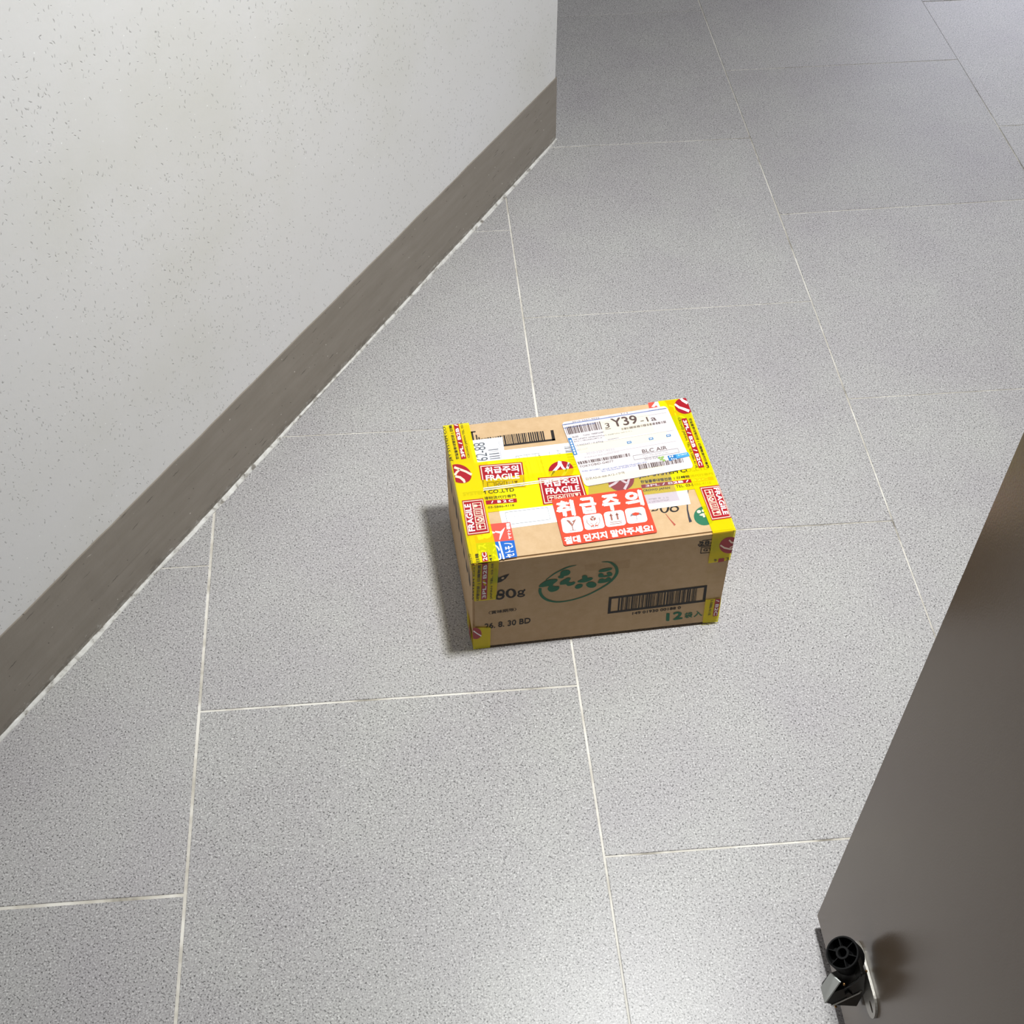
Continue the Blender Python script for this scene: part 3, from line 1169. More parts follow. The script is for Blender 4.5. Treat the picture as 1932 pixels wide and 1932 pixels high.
1151 1784 1151 1792 1172 1794 1172 1787
1142 1803 1143 1811 1176 1814 1176 1806
1144 1811 1144 1831 1152 1832 1152 1812
1165 1813 1165 1833 1173 1834 1173 1814
1151 1824 1151 1832 1173 1834 1173 1827
1143 1843 1143 1851 1176 1854 1176 1846
1145 1851 1145 1871 1152 1872 1152 1852
1143 1883 1143 1891 1177 1895 1177 1886
1145 1891 1145 1911 1153 1912 1153 1892
1143 1923 1143 1931 1177 1935 1177 1927
1166 1934 1166 1954 1174 1955 1174 1935
1152 1945 1152 1952 1174 1955 1174 1947
1144 2004 1144 2012 1178 2016 1178 2008
1146 2012 1146 2033 1154 2034 1154 2013
1409 1578 1408 1585 1442 1589 1442 1581
1410 1586 1410 1604 1418 1605 1418 1586
1408 1615 1408 1622 1441 1626 1441 1618
1409 1622 1409 1641 1417 1642 1417 1623
1416 1635 1416 1641 1437 1644 1437 1637
1407 1652 1407 1659 1440 1662 1440 1655
1429 1661 1429 1680 1437 1681 1438 1662
1416 1672 1415 1678 1437 1681 1437 1674
1406 1689 1406 1696 1440 1699 1440 1692
1408 1696 1408 1715 1415 1715 1416 1697
1406 1726 1406 1733 1439 1736 1439 1729
1407 1733 1407 1752 1415 1753 1415 1734
1405 1763 1405 1770 1438 1774 1438 1766
1407 1770 1406 1789 1414 1790 1414 1771
1427 1772 1427 1791 1435 1792 1436 1773
1413 1783 1413 1790 1434 1792 1435 1785
1404 1837 1403 1845 1437 1848 1437 1841
1426 1847 1425 1866 1434 1866 1434 1848
1412 1857 1412 1864 1433 1866 1433 1860
1403 1874 1403 1882 1436 1885 1436 1878
1405 1882 1404 1901 1412 1902 1412 1883
1411 1895 1411 1902 1432 1904 1433 1897
1402 1912 1402 1919 1436 1923 1436 1915
1424 1922 1424 1941 1432 1941 1433 1923
1401 1987 1401 1995 1434 1998 1434 1991
1423 1997 1423 2016 1431 2017 1431 1998
1409 2008 1409 2014 1430 2017 1430 2010
1400 2025 1400 2032 1434 2036 1434 2028
1402 2032 1401 2051 1409 2052 1409 2033
127	0	1757 1962 1754 2118 1716 1956
660 921 1328 916 1329 924 660 929
1326 920 1319 673 1324 673 1332 921
1322 677 657 678 657 670 1321 669
660 674 663 926 657 925 654 674
@top invoice_sheet/barcode3 grey 3
1845 2158 1950 2159 1950 2147 1845 2146
1845 2134 1951 2135 1951 2111 1846 2110
1846 2084 1951 2085 1952 2073 1846 2072
1847 2061 1952 2061 1952 2031 1847 2030
1847 2018 1952 2019 1953 2007 1848 2006
1848 1995 1953 1996 1953 1965 1848 1964
1849 1938 1954 1939 1954 1909 1850 1908
1850 1896 1954 1897 1954 1885 1850 1885
1850 1873 1955 1874 1955 1843 1851 1843
1851 1831 1955 1832 1955 1820 1851 1819
1851 1808 1956 1809 1956 1797 1852 1796
1852 1785 1956 1785 1956 1774 1852 1773
1852 1761 1956 1762 1957 1732 1853 1731
1853 1706 1957 1707 1958 1677 1854 1676
1854 1651 1958 1651 1959 1621 1855 1621
@top invoice_sheet/lettering palegrey 3
785 887 789 887 787 861 784 861
789 886 798 885 798 879 789 880
788 870 797 870 797 863 788 863
794 880 798 880 797 864 794 864
804 887 807 887 806 861 802 861
806 870 815 869 815 863 806 863
822 887 826 887 824 861 820 861
826 885 835 885 834 879 825 879
825 869 834 869 833 863 824 863
831 880 834 880 833 863 830 863
840 886 844 886 842 861 839 861
843 869 852 869 852 863 843 863
859 886 862 886 861 860 857 860
861 869 870 869 870 862 861 863
868 879 871 879 870 863 867 863
877 886 881 886 879 860 875 860
881 885 890 885 889 879 880 879
880 869 889 869 888 862 879 862
886 879 889 879 888 863 885 863
895 886 899 886 897 860 894 860
898 869 907 869 907 862 898 862
932 886 936 886 934 860 930 860
936 884 945 884 944 878 935 878
950 886 954 886 952 860 949 860
953 868 962 868 962 862 953 862
960 879 963 879 962 862 958 862
783 837 786 837 785 811 781 811
786 835 795 836 794 830 786 829
785 820 794 820 793 813 785 813
791 830 794 830 793 814 790 814
800 837 803 837 802 811 798 811
803 836 811 836 811 830 803 830
802 820 811 820 810 814 802 814
808 831 811 831 810 814 807 814
817 838 820 838 818 812 815 812
819 820 827 821 827 814 819 814
825 831 828 831 827 815 824 815
834 838 837 838 835 812 832 812
837 837 845 837 845 831 836 831
836 821 844 821 844 815 836 814
842 831 845 831 844 815 841 815
850 838 854 838 852 813 849 812
854 837 862 837 862 831 853 831
853 821 861 821 861 815 852 815
859 832 862 832 861 815 858 815
867 839 871 839 869 813 866 813
870 822 878 822 878 815 869 815
876 832 879 832 878 816 875 816
884 839 888 839 886 813 883 813
887 822 895 822 895 816 886 815
893 832 896 833 895 816 892 816
901 839 905 840 903 814 900 814
905 838 913 838 913 832 904 832
904 822 912 823 912 816 903 816
910 833 913 833 912 817 909 817
918 840 922 840 920 814 917 814
922 839 930 839 930 833 921 833
780 787 784 787 782 761 779 761
784 786 792 786 792 780 783 780
798 788 801 788 800 762 796 762
801 787 810 787 809 781 801 781
806 782 809 782 809 766 805 766
815 789 819 789 817 764 814 763
818 772 826 773 826 766 817 766
832 790 836 791 834 765 831 765
836 789 844 790 844 784 835 783
835 774 844 774 843 768 834 767
841 784 844 784 843 768 840 768
850 792 853 792 852 766 848 766
852 775 861 775 860 769 852 768
867 793 871 793 869 767 866 767
871 792 879 792 879 786 870 786
884 794 888 794 886 768 883 768
888 793 897 794 896 788 887 787
887 777 896 778 895 771 886 771
893 788 896 788 895 772 892 772
2927 840 2931 840 2926 808 2922 808
2931 838 2942 838 2940 831 2930 831
2937 831 2941 831 2938 812 2934 812
2948 840 2953 840 2948 808 2944 808
2952 838 2963 838 2962 831 2951 831
2970 839 2974 839 2969 808 2965 808
2974 838 2985 838 2984 830 2973 830
2991 839 2996 839 2991 808 2987 808
2995 838 3006 837 3005 830 2994 830
2993 818 3003 818 3002 810 2991 810
3001 831 3005 831 3002 811 2998 811
3013 839 3017 839 3013 808 3008 808
3017 837 3028 837 3027 830 3016 830
3014 818 3025 818 3024 810 3013 810
3023 831 3027 831 3024 811 3020 811
3035 839 3039 839 3034 807 3030 807
3039 837 3049 837 3048 830 3038 830
3036 818 3047 818 3045 810 3035 810
3045 830 3048 830 3045 811 3042 811
3078 838 3082 838 3077 807 3073 807
3082 837 3093 837 3091 829 3081 829
3088 830 3092 830 3089 810 3085 810
3099 838 3104 838 3099 807 3095 807
3103 837 3114 836 3113 829 3102 829
3100 817 3111 817 3110 809 3099 809
3109 830 3113 830 3110 810 3106 810
3164 838 3168 838 3164 806 3159 806
3165 817 3176 817 3175 809 3164 809
3207 837 3212 837 3207 806 3203 806
3208 816 3219 816 3218 808 3207 809
3229 837 3233 837 3228 806 3224 806
3230 816 3241 816 3240 808 3229 808
2921 784 2926 784 2921 753 2917 753
2923 764 2933 763 2932 756 2921 756
2931 776 2935 776 2932 756 2928 756
2964 784 2969 784 2964 753 2960 753
2966 763 2976 763 2975 755 2964 755
2986 784 2990 784 2986 752 2981 752
2990 782 3001 782 3000 775 2989 775
2996 775 3000 775 2997 756 2993 756
3007 784 3012 783 3007 752 3003 752
3012 782 3022 782 3021 775 3010 775
3029 783 3033 783 3029 752 3024 752
3033 782 3044 782 3043 774 3032 774
3051 783 3055 783 3050 752 3046 752
3055 781 3065 781 3064 774 3054 774
3052 762 3063 762 3061 754 3051 754
3061 775 3064 775 3061 755 3058 755
3072 783 3076 783 3072 752 3067 752
3073 762 3084 762 3083 754 3072 754
3094 783 3098 783 3093 751 3089 751
3098 781 3109 781 3107 774 3097 774
3115 783 3120 783 3115 751 3110 751
3119 781 3130 781 3129 774 3118 774
3137 782 3141 782 3136 751 3132 751
3141 781 3152 781 3151 773 3140 773
3158 782 3163 782 3158 751 3154 751
3160 761 3170 761 3169 753 3158 753
3180 782 3184 782 3179 751 3175 751
3181 761 3192 761 3191 753 3180 753
3202 782 3206 782 3201 750 3197 750
3203 761 3213 761 3212 753 3201 753
3212 773 3215 773 3212 754 3208 754
3223 782 3227 782 3223 750 3218 750
3227 780 3238 780 3237 773 3226 773
3418 793 3422 795 3418 763 3414 762
3422 793 3433 797 3432 790 3421 786
3419 774 3431 778 3429 770 3418 766
3428 789 3432 790 3430 770 3426 769
3440 801 3444 802 3440 771 3436 769
3444 801 3455 804 3454 797 3443 793
3442 781 3453 785 3451 777 3440 773
3450 796 3454 798 3452 778 3448 777
3462 808 3466 810 3462 778 3458 777
3466 808 3477 812 3476 805 3465 801
3464 789 3475 793 3473 785 3462 781
3472 804 3476 806 3474 786 3470 784
2877 704 3396 702 3398 711 2879 713
@top routing_label/lettering bluepaper 4
342 2541 901 2538 859 2025 353 2013
@top routing_label/lettering darkgrey 5
62-88	0	587 2063 592 2470 395 2059
619 2196 784 2198 784 2176 620 2179
617 2089 781 2091 781 2072 618 2075
@top routing_label/lettering grey 5
621 2289 787 2291 786 2267 622 2270
618 2142 783 2144 782 2118 618 2121
@top routing_label/lettering palegrey 5
620 2250 786 2252 786 2232 621 2235
779 2059 780 2066 809 2067 808 2060
781 2066 782 2083 789 2083 788 2066
799 2067 800 2083 807 2083 806 2067
788 2077 789 2083 807 2083 806 2077
782 2093 782 2099 811 2100 811 2094
801 2100 802 2117 810 2117 809 2100
784 2126 784 2133 813 2134 813 2127
786 2133 787 2149 794 2150 792 2133
803 2133 805 2150 812 2150 811 2133
793 2144 793 2150 811 2150 811 2144
786 2159 786 2166 815 2167 815 2160
788 2166 789 2183 796 2183 795 2166
806 2167 807 2183 814 2184 813 2167
795 2177 795 2183 813 2184 813 2178
788 2193 789 2200 818 2201 817 2194
808 2200 809 2217 816 2217 815 2200
790 2226 791 2233 820 2234 819 2227
810 2234 811 2251 819 2251 817 2234
795 2294 795 2301 824 2302 824 2295
815 2301 816 2318 823 2318 822 2301
797 2328 797 2334 827 2335 826 2329
799 2334 800 2351 807 2352 806 2335
799 2361 800 2368 829 2369 828 2362
819 2369 820 2386 828 2386 826 2369
802 2395 802 2402 831 2403 831 2396
803 2402 805 2419 811 2419 810 2402
821 2403 822 2420 830 2420 829 2403
810 2413 811 2419 829 2420 829 2414
804 2429 804 2436 833 2437 833 2430
824 2437 825 2454 832 2454 831 2437
@top cargo_label/lettering cred 3
98 739 702 719 698 352 115 383
@top cargo_label/lettering cblue 3
115 383 698 352 687 25 94 7
@top cargo_label/lettering white 4
607 628 575 562 530 476 489 395 475 395 495 465 512 515 439 552 448 577 523 555
ヤマト運輸	0.03	671 386 689 701 614 387
454 364 479 363 494 11 468 10
284 374 301 373 301 17 283 17
セトモノ	0.03	647 37 660 321 521 27
ビン	0.03	442 14 451 322 324 8
ガラス	0.03	241 22 261 354 108 18
267 573 372 591 441 553 424 534 390 535 352 471 300 448 250 470 236 446 164 444 155 534 214 538 221 501
@top cargo_label/lettering cgreen 4
117 383 406 369 400 6 94 7
@top cargo_label.001/lettering cred 3
3436 2940 4050 2940 4081 2939 4059 2572 3406 2577
@top cargo_label.001/lettering cblue 3
3406 2577 4059 2572 4010 2240 3402 2240
@top cargo_label.001/lettering white 4
3559 2940 3712 2940 3738 2868 3745 2738 3608 2735 3558 2858 3512 2821 3470 2834 3534 2907
3771 2836 3852 2798 3882 2864 3878 2793 3922 2754 3865 2744 3825 2661 3829 2763 3763 2806
3814 2637 3831 2635 3821 2271 3800 2275
モノ	0.03	3948 2275 3970 2561 3856 2266
@top cargo_label.001/lettering cgreen 4
3720 2570 4054 2567 4010 2240 3688 2243
@top tape_strip/lettering tape 6
0 2055 4090 1953 4090 1301 0 1453
@top tape_strip/fragile_mark7 tred 7
417 1971 1117 1933 1078 1387 394 1428
@top tape_strip/fragile_mark7 cream 8
437 1950 1094 1915 1093 1895 436 1931
416 1464 1060 1426 1059 1407 415 1445
436 1931 452 1930 431 1463 416 1464
1077 1896 1093 1895 1060 1426 1045 1427
483 1589 604 1583 603 1571 483 1578
479 1488 599 1481 598 1470 478 1477
483 1578 495 1577 491 1487 479 1488
591 1572 603 1571 599 1481 587 1482
502 1532 505 1540 512 1548 523 1553 535 1555 549 1554 561 1551 571 1544 577 1536 579 1527
536 1530 535 1501 544 1498 545 1529
535 1501 528 1500 532 1492 544 1498
520 1572 526 1572 526 1565 520 1565
538 1571 545 1571 544 1564 538 1564
557 1570 563 1570 563 1563 556 1563
616 1582 737 1575 736 1564 616 1571
611 1480 731 1473 730 1462 610 1469
616 1571 628 1570 623 1479 611 1480
724 1564 736 1564 731 1473 719 1474
693 1535 688 1525 679 1520 668 1520 659 1527 656 1537 660 1547 669 1553 681 1552 690 1546
633 1537 646 1532 655 1514 671 1505 670 1483 653 1484 636 1507
715 1532 701 1529 691 1512 674 1505 673 1483 690 1482 709 1502
749 1574 870 1567 869 1556 749 1563
743 1472 864 1465 863 1454 743 1461
749 1563 761 1562 755 1472 743 1472
857 1557 869 1556 864 1465 852 1466
785 1541 799 1540 796 1489 782 1490
776 1533 793 1556 807 1531
819 1539 833 1538 830 1487 816 1488
810 1531 827 1554 841 1529
768 1485 841 1481 840 1472 767 1477
882 1567 1003 1560 1002 1548 882 1555
876 1465 996 1458 996 1446 875 1453
882 1555 894 1555 888 1464 876 1465
990 1549 1002 1548 996 1458 984 1458
914 1547 969 1544 959 1510 943 1499 942 1476 959 1466 914 1469 932 1477 934 1500 919 1512
@top tape_strip/fragile_mark7 white 8
취급주의	0.03	492 1768 1026 1739 498 1905
FRAGILE	0.03	485 1622 1009 1592 490 1736
@top tape_strip/round_emblem8 tred 7
1897 1649 1886 1605 1865 1563 1836 1526 1800 1495 1759 1472 1714 1459 1669 1455 1624 1461 1583 1476 1548 1501 1520 1533 1500 1571 1490 1613 1491 1657 1501 1702 1521 1744 1550 1781 1586 1812 1628 1836 1673 1850 1719 1854 1764 1848 1805 1832 1841 1807 1869 1775 1888 1736 1898 1694
@top tape_strip/round_emblem8 white 8
1690 1865 1658 1769 1691 1731 1742 1834
1658 1769 1576 1681 1598 1637 1691 1731
1576 1681 1481 1592 1502 1547 1598 1637
1696 1807 1710 1705 1747 1730 1731 1822
1710 1705 1764 1607 1771 1664 1747 1730
1764 1607 1828 1704 1800 1726 1771 1664
1828 1704 1869 1786 1837 1809 1800 1726
1837 1801 1779 1674 1809 1646 1867 1783
1779 1674 1672 1533 1701 1496 1809 1646
@top tape_strip.001/lettering tape 8
0 1641 4090 1696 4090 1476 4038 911 0 970
@top tape_strip.001/fragile_mark9 tred 9
1297 1551 1977 1505 1986 974 1273 976
@top tape_strip.001/fragile_mark9 cream 10
1316 1529 1957 1488 1957 1469 1316 1508
1296 1016 1964 1011 1964 992 1295 996
1316 1508 1331 1507 1311 1016 1296 1016
1942 1470 1957 1469 1964 1011 1948 1011
1364 1150 1487 1148 1487 1136 1364 1138
1360 1044 1484 1043 1484 1031 1360 1032
1364 1138 1376 1138 1373 1044 1360 1044
1474 1136 1487 1136 1484 1043 1472 1043
1384 1091 1387 1100 1394 1108 1405 1114 1418 1117 1431 1116 1444 1113 1454 1107 1461 1099 1463 1089
1419 1090 1418 1060 1427 1058 1428 1090
1418 1060 1411 1059 1415 1050 1427 1058
1402 1133 1408 1133 1408 1126 1401 1126
1420 1133 1427 1133 1427 1126 1420 1126
1439 1133 1446 1133 1445 1125 1439 1126
1500 1147 1622 1145 1622 1133 1499 1136
1497 1042 1621 1041 1621 1030 1497 1031
1499 1136 1512 1135 1509 1042 1497 1042
1610 1133 1622 1133 1621 1041 1608 1041
1579 1103 1575 1092 1566 1086 1554 1086 1545 1093 1541 1103 1545 1114 1555 1120 1566 1120 1575 1113
1518 1102 1532 1097 1541 1079 1558 1070 1557 1048 1540 1049 1522 1071
1602 1100 1588 1096 1578 1079 1561 1070 1561 1048 1578 1048 1597 1070
1635 1144 1758 1142 1758 1130 1635 1133
1634 1041 1758 1040 1758 1028 1633 1030
1635 1133 1647 1133 1646 1041 1634 1041
1746 1131 1758 1130 1758 1040 1745 1040
1673 1112 1688 1112 1687 1060 1672 1060
1664 1104 1681 1128 1696 1103
1708 1112 1723 1111 1722 1060 1707 1060
1699 1103 1715 1127 1731 1103
1658 1055 1734 1054 1734 1046 1658 1046
1771 1141 1894 1139 1894 1128 1771 1130
1771 1040 1895 1038 1895 1027 1771 1028
1771 1130 1783 1130 1783 1039 1771 1040
1882 1128 1894 1128 1895 1038 1883 1038
1804 1123 1861 1122 1853 1088 1837 1077 1837 1054 1856 1045 1809 1046 1828 1054 1828 1077 1812 1088
@top tape_strip.001/fragile_mark9 white 10
취급주의	0.03	1371 1338 1904 1315 1376 1481
FRAGILE	0.03	1365 1184 1898 1171 1370 1304
@top tape_strip.001/lettering ink 9
SYSTEM CO.,LTD	0.015	70 1351 877 1318 74 1432
日韓物流代行専門	0.01	318 1226 882 1203 321 1293
03-5886-4118	0.005	415 1040 823 1023 417 1082
J&Y SYSTEM CO.,LTD	0.03	2880 1270 4026 1270 2885 1362
한일물류대행전문	0.03	2884 1170 3384 1161 2889 1231
| 日韓物流代行専門	0.02	3422 1159 4055 1154 3430 1222
CROWD JAPAN	0.015	2873 979 3307 974 2880 1033
TEL. 03-5886-4118	0.01	3411 986 3980 982 3416 1038
@top tape_strip.001/red_bar10 tred 9
400 1210 887 1177 879 1095 394 1127
@top tape_strip.001/red_bar10 white 10
/  B 2 C	0.03	482 1138 822 1115 486 1186
@top tape_strip.001/round_emblem11 tred 9
2802 1292 2788 1240 2764 1190 2732 1147 2692 1111 2648 1084 2600 1068 2552 1063 2506 1070 2464 1088 2428 1117 2400 1155 2382 1199 2373 1249 2376 1302 2389 1354 2412 1404 2444 1448 2484 1485 2529 1512 2577 1529 2625 1534 2672 1527 2715 1509 2751 1479 2779 1441 2797 1395 2805 1345
@top tape_strip.001/round_emblem11 white 10
2372 1163 2481 1213 2469 1257 2366 1204
2481 1213 2589 1303 2574 1340 2469 1257
2610 1073 2689 1190 2659 1214 2580 1105
2689 1190 2756 1332 2727 1350 2659 1214
2566 1293 2619 1226 2645 1261 2592 1327
2619 1226 2665 1188 2683 1216 2645 1261
@top tape_strip.001/red_bar12 tred 9
2877 1140 4047 1128 4043 1057 2871 1066
@top tape_strip.001/red_bar12 white 10
3PL / B2B / B2C	0.03	2942 1080 3949 1072 2946 1124
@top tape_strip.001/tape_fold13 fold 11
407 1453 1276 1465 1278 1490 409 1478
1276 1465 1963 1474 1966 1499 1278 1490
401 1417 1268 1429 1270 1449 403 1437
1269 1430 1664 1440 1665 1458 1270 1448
@top clear_film/lettering film 11
2057 1281 3386 1352 3400 718 1935 726
@top tape_strip.002/lettering tape 12
0 0 0 2932 111 2940 408 2940 408 2086 394 783 402 0
@top tape_strip.002/red_bar14 tred 13
154 2940 236 2940 245 2146 160 2140
@top tape_strip.002/red_bar14 white 14
3PL / B2B /	0.03	228 2185 220 2938 177 2181
@top tape_strip.002/lettering ink 13
한일물류대행전문 | 日韓	0.03	135 2155 130 2925 79 2152
J&Y SYSTEM CO	0.02	27 2125 26 2911 -30 2116
CROWD JAPAN TEL. 03-5	0.01	316 2161 311 2958 272 2156
CO.,LTD	0.02	12 -23 9 185 -31 -21
日韓	0.02	110 7 117 172 57 6
41	0.02	301 -9 304 105 265 -8
@top tape_strip.002/round_emblem15 tred 13
251 1705 228 1671 199 1645 164 1629 126 1622 85 1627 44 1641 5 1665 0 1671 0 2040 5 2042 45 2049 86 2045 127 2030 166 2005 201 1972 230 1932 252 1887 265 1839 269 1792 264 1746
@top tape_strip.002/round_emblem15 cream 14
13 1961 99 1903 117 1944 33 2007
99 1903 182 1844 202 1883 117 1944
182 1844 260 1760 285 1801 202 1883
0 1819 20 1794 59 1858 39 1892 0 1843
59 1858 114 1909 102 1938 39 1892
3 1767 70 1732 93 1776 17 1810
70 1732 112 1666 148 1699 93 1776
112 1666 122 1623 155 1636 148 1699
@top tape_strip.002/fragile_mark16 tred 13
35 1265 370 1257 356 546 11 544
@top tape_strip.002/fragile_mark16 cream 14
46 1242 358 1235 358 1219 45 1226
24 580 345 582 344 566 24 565
45 1226 55 1226 35 581 24 580
348 1219 358 1219 345 582 334 582
184 1188 325 1185 325 1172 183 1175
180 1070 322 1068 322 1055 180 1057
183 1175 197 1175 195 1070 180 1070
311 1172 325 1172 322 1068 308 1068
201 1091 202 1154 248 1144 262 1126 293 1126 304 1146 303 1094 292 1115 262 1116 246 1098
180 1043 322 1041 322 1028 179 1030
176 926 319 925 319 912 176 913
179 1030 194 1030 191 926 176 926
307 1028 322 1028 319 925 305 925
214 951 215 968 283 967 283 951
225 942 194 960 226 977
215 990 216 1006 284 1005 284 989
226 980 195 998 227 1016
289 935 291 1018 303 1018 301 935
176 899 319 898 318 885 175 886
173 783 316 783 316 770 172 770
175 886 190 886 187 783 173 783
304 885 318 885 316 783 302 783
227 855 240 851 248 840 248 828 239 817 226 814 212 818 204 828 205 841 213 851
227 788 233 803 257 813 269 832 297 832 297 813 268 793
230 880 235 865 258 854 269 836 297 836 298 854 270 875
172 756 316 756 315 743 172 743
169 642 313 642 313 629 168 629
172 743 186 743 183 642 169 642
301 743 315 743 313 642 299 642
241 650 229 652 219 660 212 671 208 685 208 700 213 714 221 725 231 732 243 735
242 687 281 687 284 697 242 697
281 687 283 680 293 684 284 697
186 667 186 674 196 674 195 667
187 687 187 694 196 694 196 687
187 708 187 715 197 715 196 708
@top tape_strip.002/fragile_mark16 white 14
FRAGILE	0.03	141 622 156 1174 48 622
@top tape_strip.002/red_bar17 tred 13
167 185 248 182 242 1 153 0
@top tape_strip.002/red_bar17 white 14
2C	0.02	229 19 236 173 168 19
@top tape_strip.003/lettering tape 12
3723 0 3606 2940 4090 2940 4090 0
@top tape_strip.003/red_bar18 tred 13
3883 2469 3974 2472 3965 1345 3872 1336
@top tape_strip.003/red_bar18 white 14
3PL / B2B / B2C	0.03	3901 2423 3891 1382 3955 2425
@top tape_strip.003/lettering ink 13
한일물류대행전문 | 日韓物流代行専門	0.03	4000 2455 3991 1323 4051 2456
CROWD JAPAN. TEL. 03-5886-4118	0.01	3818 2497 3813 1352 3869 2502
@top tape_strip.003/round_emblem19 tred 13
4090 2601 4085 2597 4051 2579 4014 2571 3978 2571 3943 2581 3912 2600 3886 2627 3866 2660 3854 2699 3850 2740 3854 2782 3865 2824 3885 2862 3911 2895 3942 2921 3977 2939 3979 2940 4078 2940 4086 2938 4090 2935
@top tape_strip.003/round_emblem19 white 14
3853 2805 3903 2715 3931 2756 3880 2837
3903 2715 3972 2661 3999 2711 3931 2756
3972 2661 4044 2596 4075 2650 3999 2711
3976 2940 4003 2865 4038 2907 4024 2940
4003 2865 4065 2786 4090 2822 4090 2849 4038 2907
@top tape_strip.003/fragile_mark20 tred 13
3771 938 4090 933 4090 234 3775 229
@top tape_strip.003/fragile_mark20 cream 14
3782 916 4084 911 4084 896 3782 900
3786 266 4084 270 4084 255 3786 250
3782 900 3792 900 3795 266 3786 266
4075 896 4084 896 4084 270 4075 270
3826 865 3956 863 3956 850 3826 852
3827 749 3956 748 3956 735 3827 736
3826 852 3839 852 3840 749 3827 749
3943 851 3956 850 3956 748 3943 748
3891 843 3902 840 3911 833 3918 821 3922 807 3922 792 3918 778 3911 767 3902 759 3891 757
3891 805 3856 805 3854 795 3891 795
3856 805 3854 813 3845 808 3854 795
3941 825 3941 818 3933 818 3933 825
3941 804 3941 797 3933 797 3933 804
3941 784 3941 777 3933 777 3933 784
3827 722 3956 721 3956 708 3827 709
3827 607 3957 606 3957 594 3827 594
3827 709 3840 709 3840 607 3827 607
3943 708 3956 708 3957 606 3944 606
3909 637 3897 641 3890 651 3890 664 3897 674 3909 678 3921 674 3929 664 3929 651 3922 641
3907 703 3902 688 3881 678 3871 660 3845 660 3845 678 3871 698
3907 612 3902 627 3881 637 3871 656 3845 656 3845 637 3871 617
3827 580 3957 580 3957 567 3827 567
3828 466 3957 466 3957 454 3828 453
3827 567 3840 567 3841 466 3828 466
3944 567 3957 567 3957 466 3944 466
3923 542 3923 526 3861 526 3861 542
3913 551 3942 534 3913 517
3923 504 3923 488 3861 488 3861 504
3913 513 3942 496 3913 479
3855 557 3855 476 3845 476 3845 557
3828 439 3957 440 3957 427 3828 426
3829 326 3957 327 3957 315 3829 313
3828 426 3841 427 3841 326 3829 326
3944 427 3957 427 3957 327 3944 327
3939 407 3939 347 3898 355 3884 372 3857 371 3846 351 3846 401 3857 381 3884 382 3898 399
@top tape_strip.003/fragile_mark20 white 14
FRAGILE	0.03	3985 877 3986 315 4063 876
@front tape_strip.002/lettering tape 12
0 1807 0 2253 403 2267 364 1324 21 1338
@front tape_strip.002/red_bar21 tred 13
145 2276 238 2276 221 1360 126 1358
@front tape_strip.002/red_bar21 white 14
3PL / B2B	0.02	201 1397 217 2240 147 1396
@front tape_strip.002/lettering ink 13
대행전문 | 日韓物流	0.03	105 1356 133 2252 51 1357
JAPAN TEL. 03-58	0.015	309 1349 327 2251 267 1349
SYSTEM CO	0.03	13 1395 36 2221 -12 1395
@front tape_strip.004/lettering tape 12
0 93 0 629 285 573 280 7 4 7
@front tape_strip.004/round_emblem22 tred 13
133 383 117 337 91 306 58 293 24 301 0 321 0 615 22 624 56 616 88 590 115 548 132 495 139 437
@front tape_strip.004/round_emblem22 white 14
1 529 53 452 62 475 11 551
53 452 130 354 139 378 62 475
@front tape_strip.003/lettering tape 12
3725 2269 4090 2272 4090 1591 3737 1574
@front tape_strip.003/round_emblem23 tred 13
4090 1760 4055 1758 4018 1766 3981 1784 3946 1811 3917 1845 3893 1884 3876 1927 3867 1972 3867 2015 3874 2056 3890 2091 3913 2119 3942 2140 3975 2151 4011 2152 4048 2144 4085 2127 4090 2123
@front tape_strip.003/round_emblem23 cream 14
3875 1970 3951 1892 3957 1927 3886 1999
3951 1892 4047 1843 4045 1880 3957 1927
4047 1843 4090 1838 4090 1875 4045 1880
3999 2073 4046 2004 4054 2038 4015 2094
4046 2004 4090 1983 4090 2020 4054 2038
4047 1881 4090 1907 4090 1920 4083 1933 4036 1905
4090 1920 4090 1942 4083 1933
@front tape_strip.003/lettering tred 13
3893 1661 3988 1659 3990 1574 3896 1570
@front tape_strip.003/lettering ink 13
8	0.02	3827 1608 3820 1660 3870 1605
門	0.02	4022 1597 4013 1662 4065 1597
@front tape_strip.005/lettering tape 12
3808 643 4069 644 4090 179 4090 13 3829 31
@front tape_strip.005/red_bar24 tred 13
3970 641 4060 632 4064 186 3982 182
@front tape_strip.005/red_bar24 white 14
/ B2C	0.02	3989 612 3998 206 4043 607
@front tape_strip.005/lettering ink 13
3-5886-4118	0.01	3894 628 3897 229 3938 633
@front clear_tape/lettering clear 3
1745 1901 2459 1903 2460 1692 1746 1746
@left tape_strip.002/lettering tape 12
0 2060 2940 2030 2940 2280 0 2280
@left tape_strip.004/lettering tape 12
2400 0 2940 0 2940 360 2400 380
@left tape_strip.004/lettering tred 13
2620 40 2820 40 2820 330 2620 330
@left carton/lettering black 1
300 1571 428 1480 440 1360 320 1380
580 1619 712 1480 720 1360 600 1380
860 1520 1012 1480 1000 1360 880 1380
1140 1775 1324 1480 1280 1360 1160 1380
1420 1730 1558 1480 1560 1360 1440 1380
1700 1661 1842 1480 1840 1360 1720 1380
1980 1552 2108 1480 2120 1360 2000 1380
2260 1564 2454 1480 2400 1360 2280 1380
2540 1749 2725 1480 2680 1360 2560 1380
@top shipping_label/lettering label 15
1917 2608 1919 2644 1929 2674 1945 2695 1966 2703 3663 2803 3684 2798 3703 2779 3716 2750 3722 2716 3793 1444 3791 1412 3780 1384 3764 1364 3743 1357 2050 1243 2029 1248 2011 1265 1998 1291 1992 1323
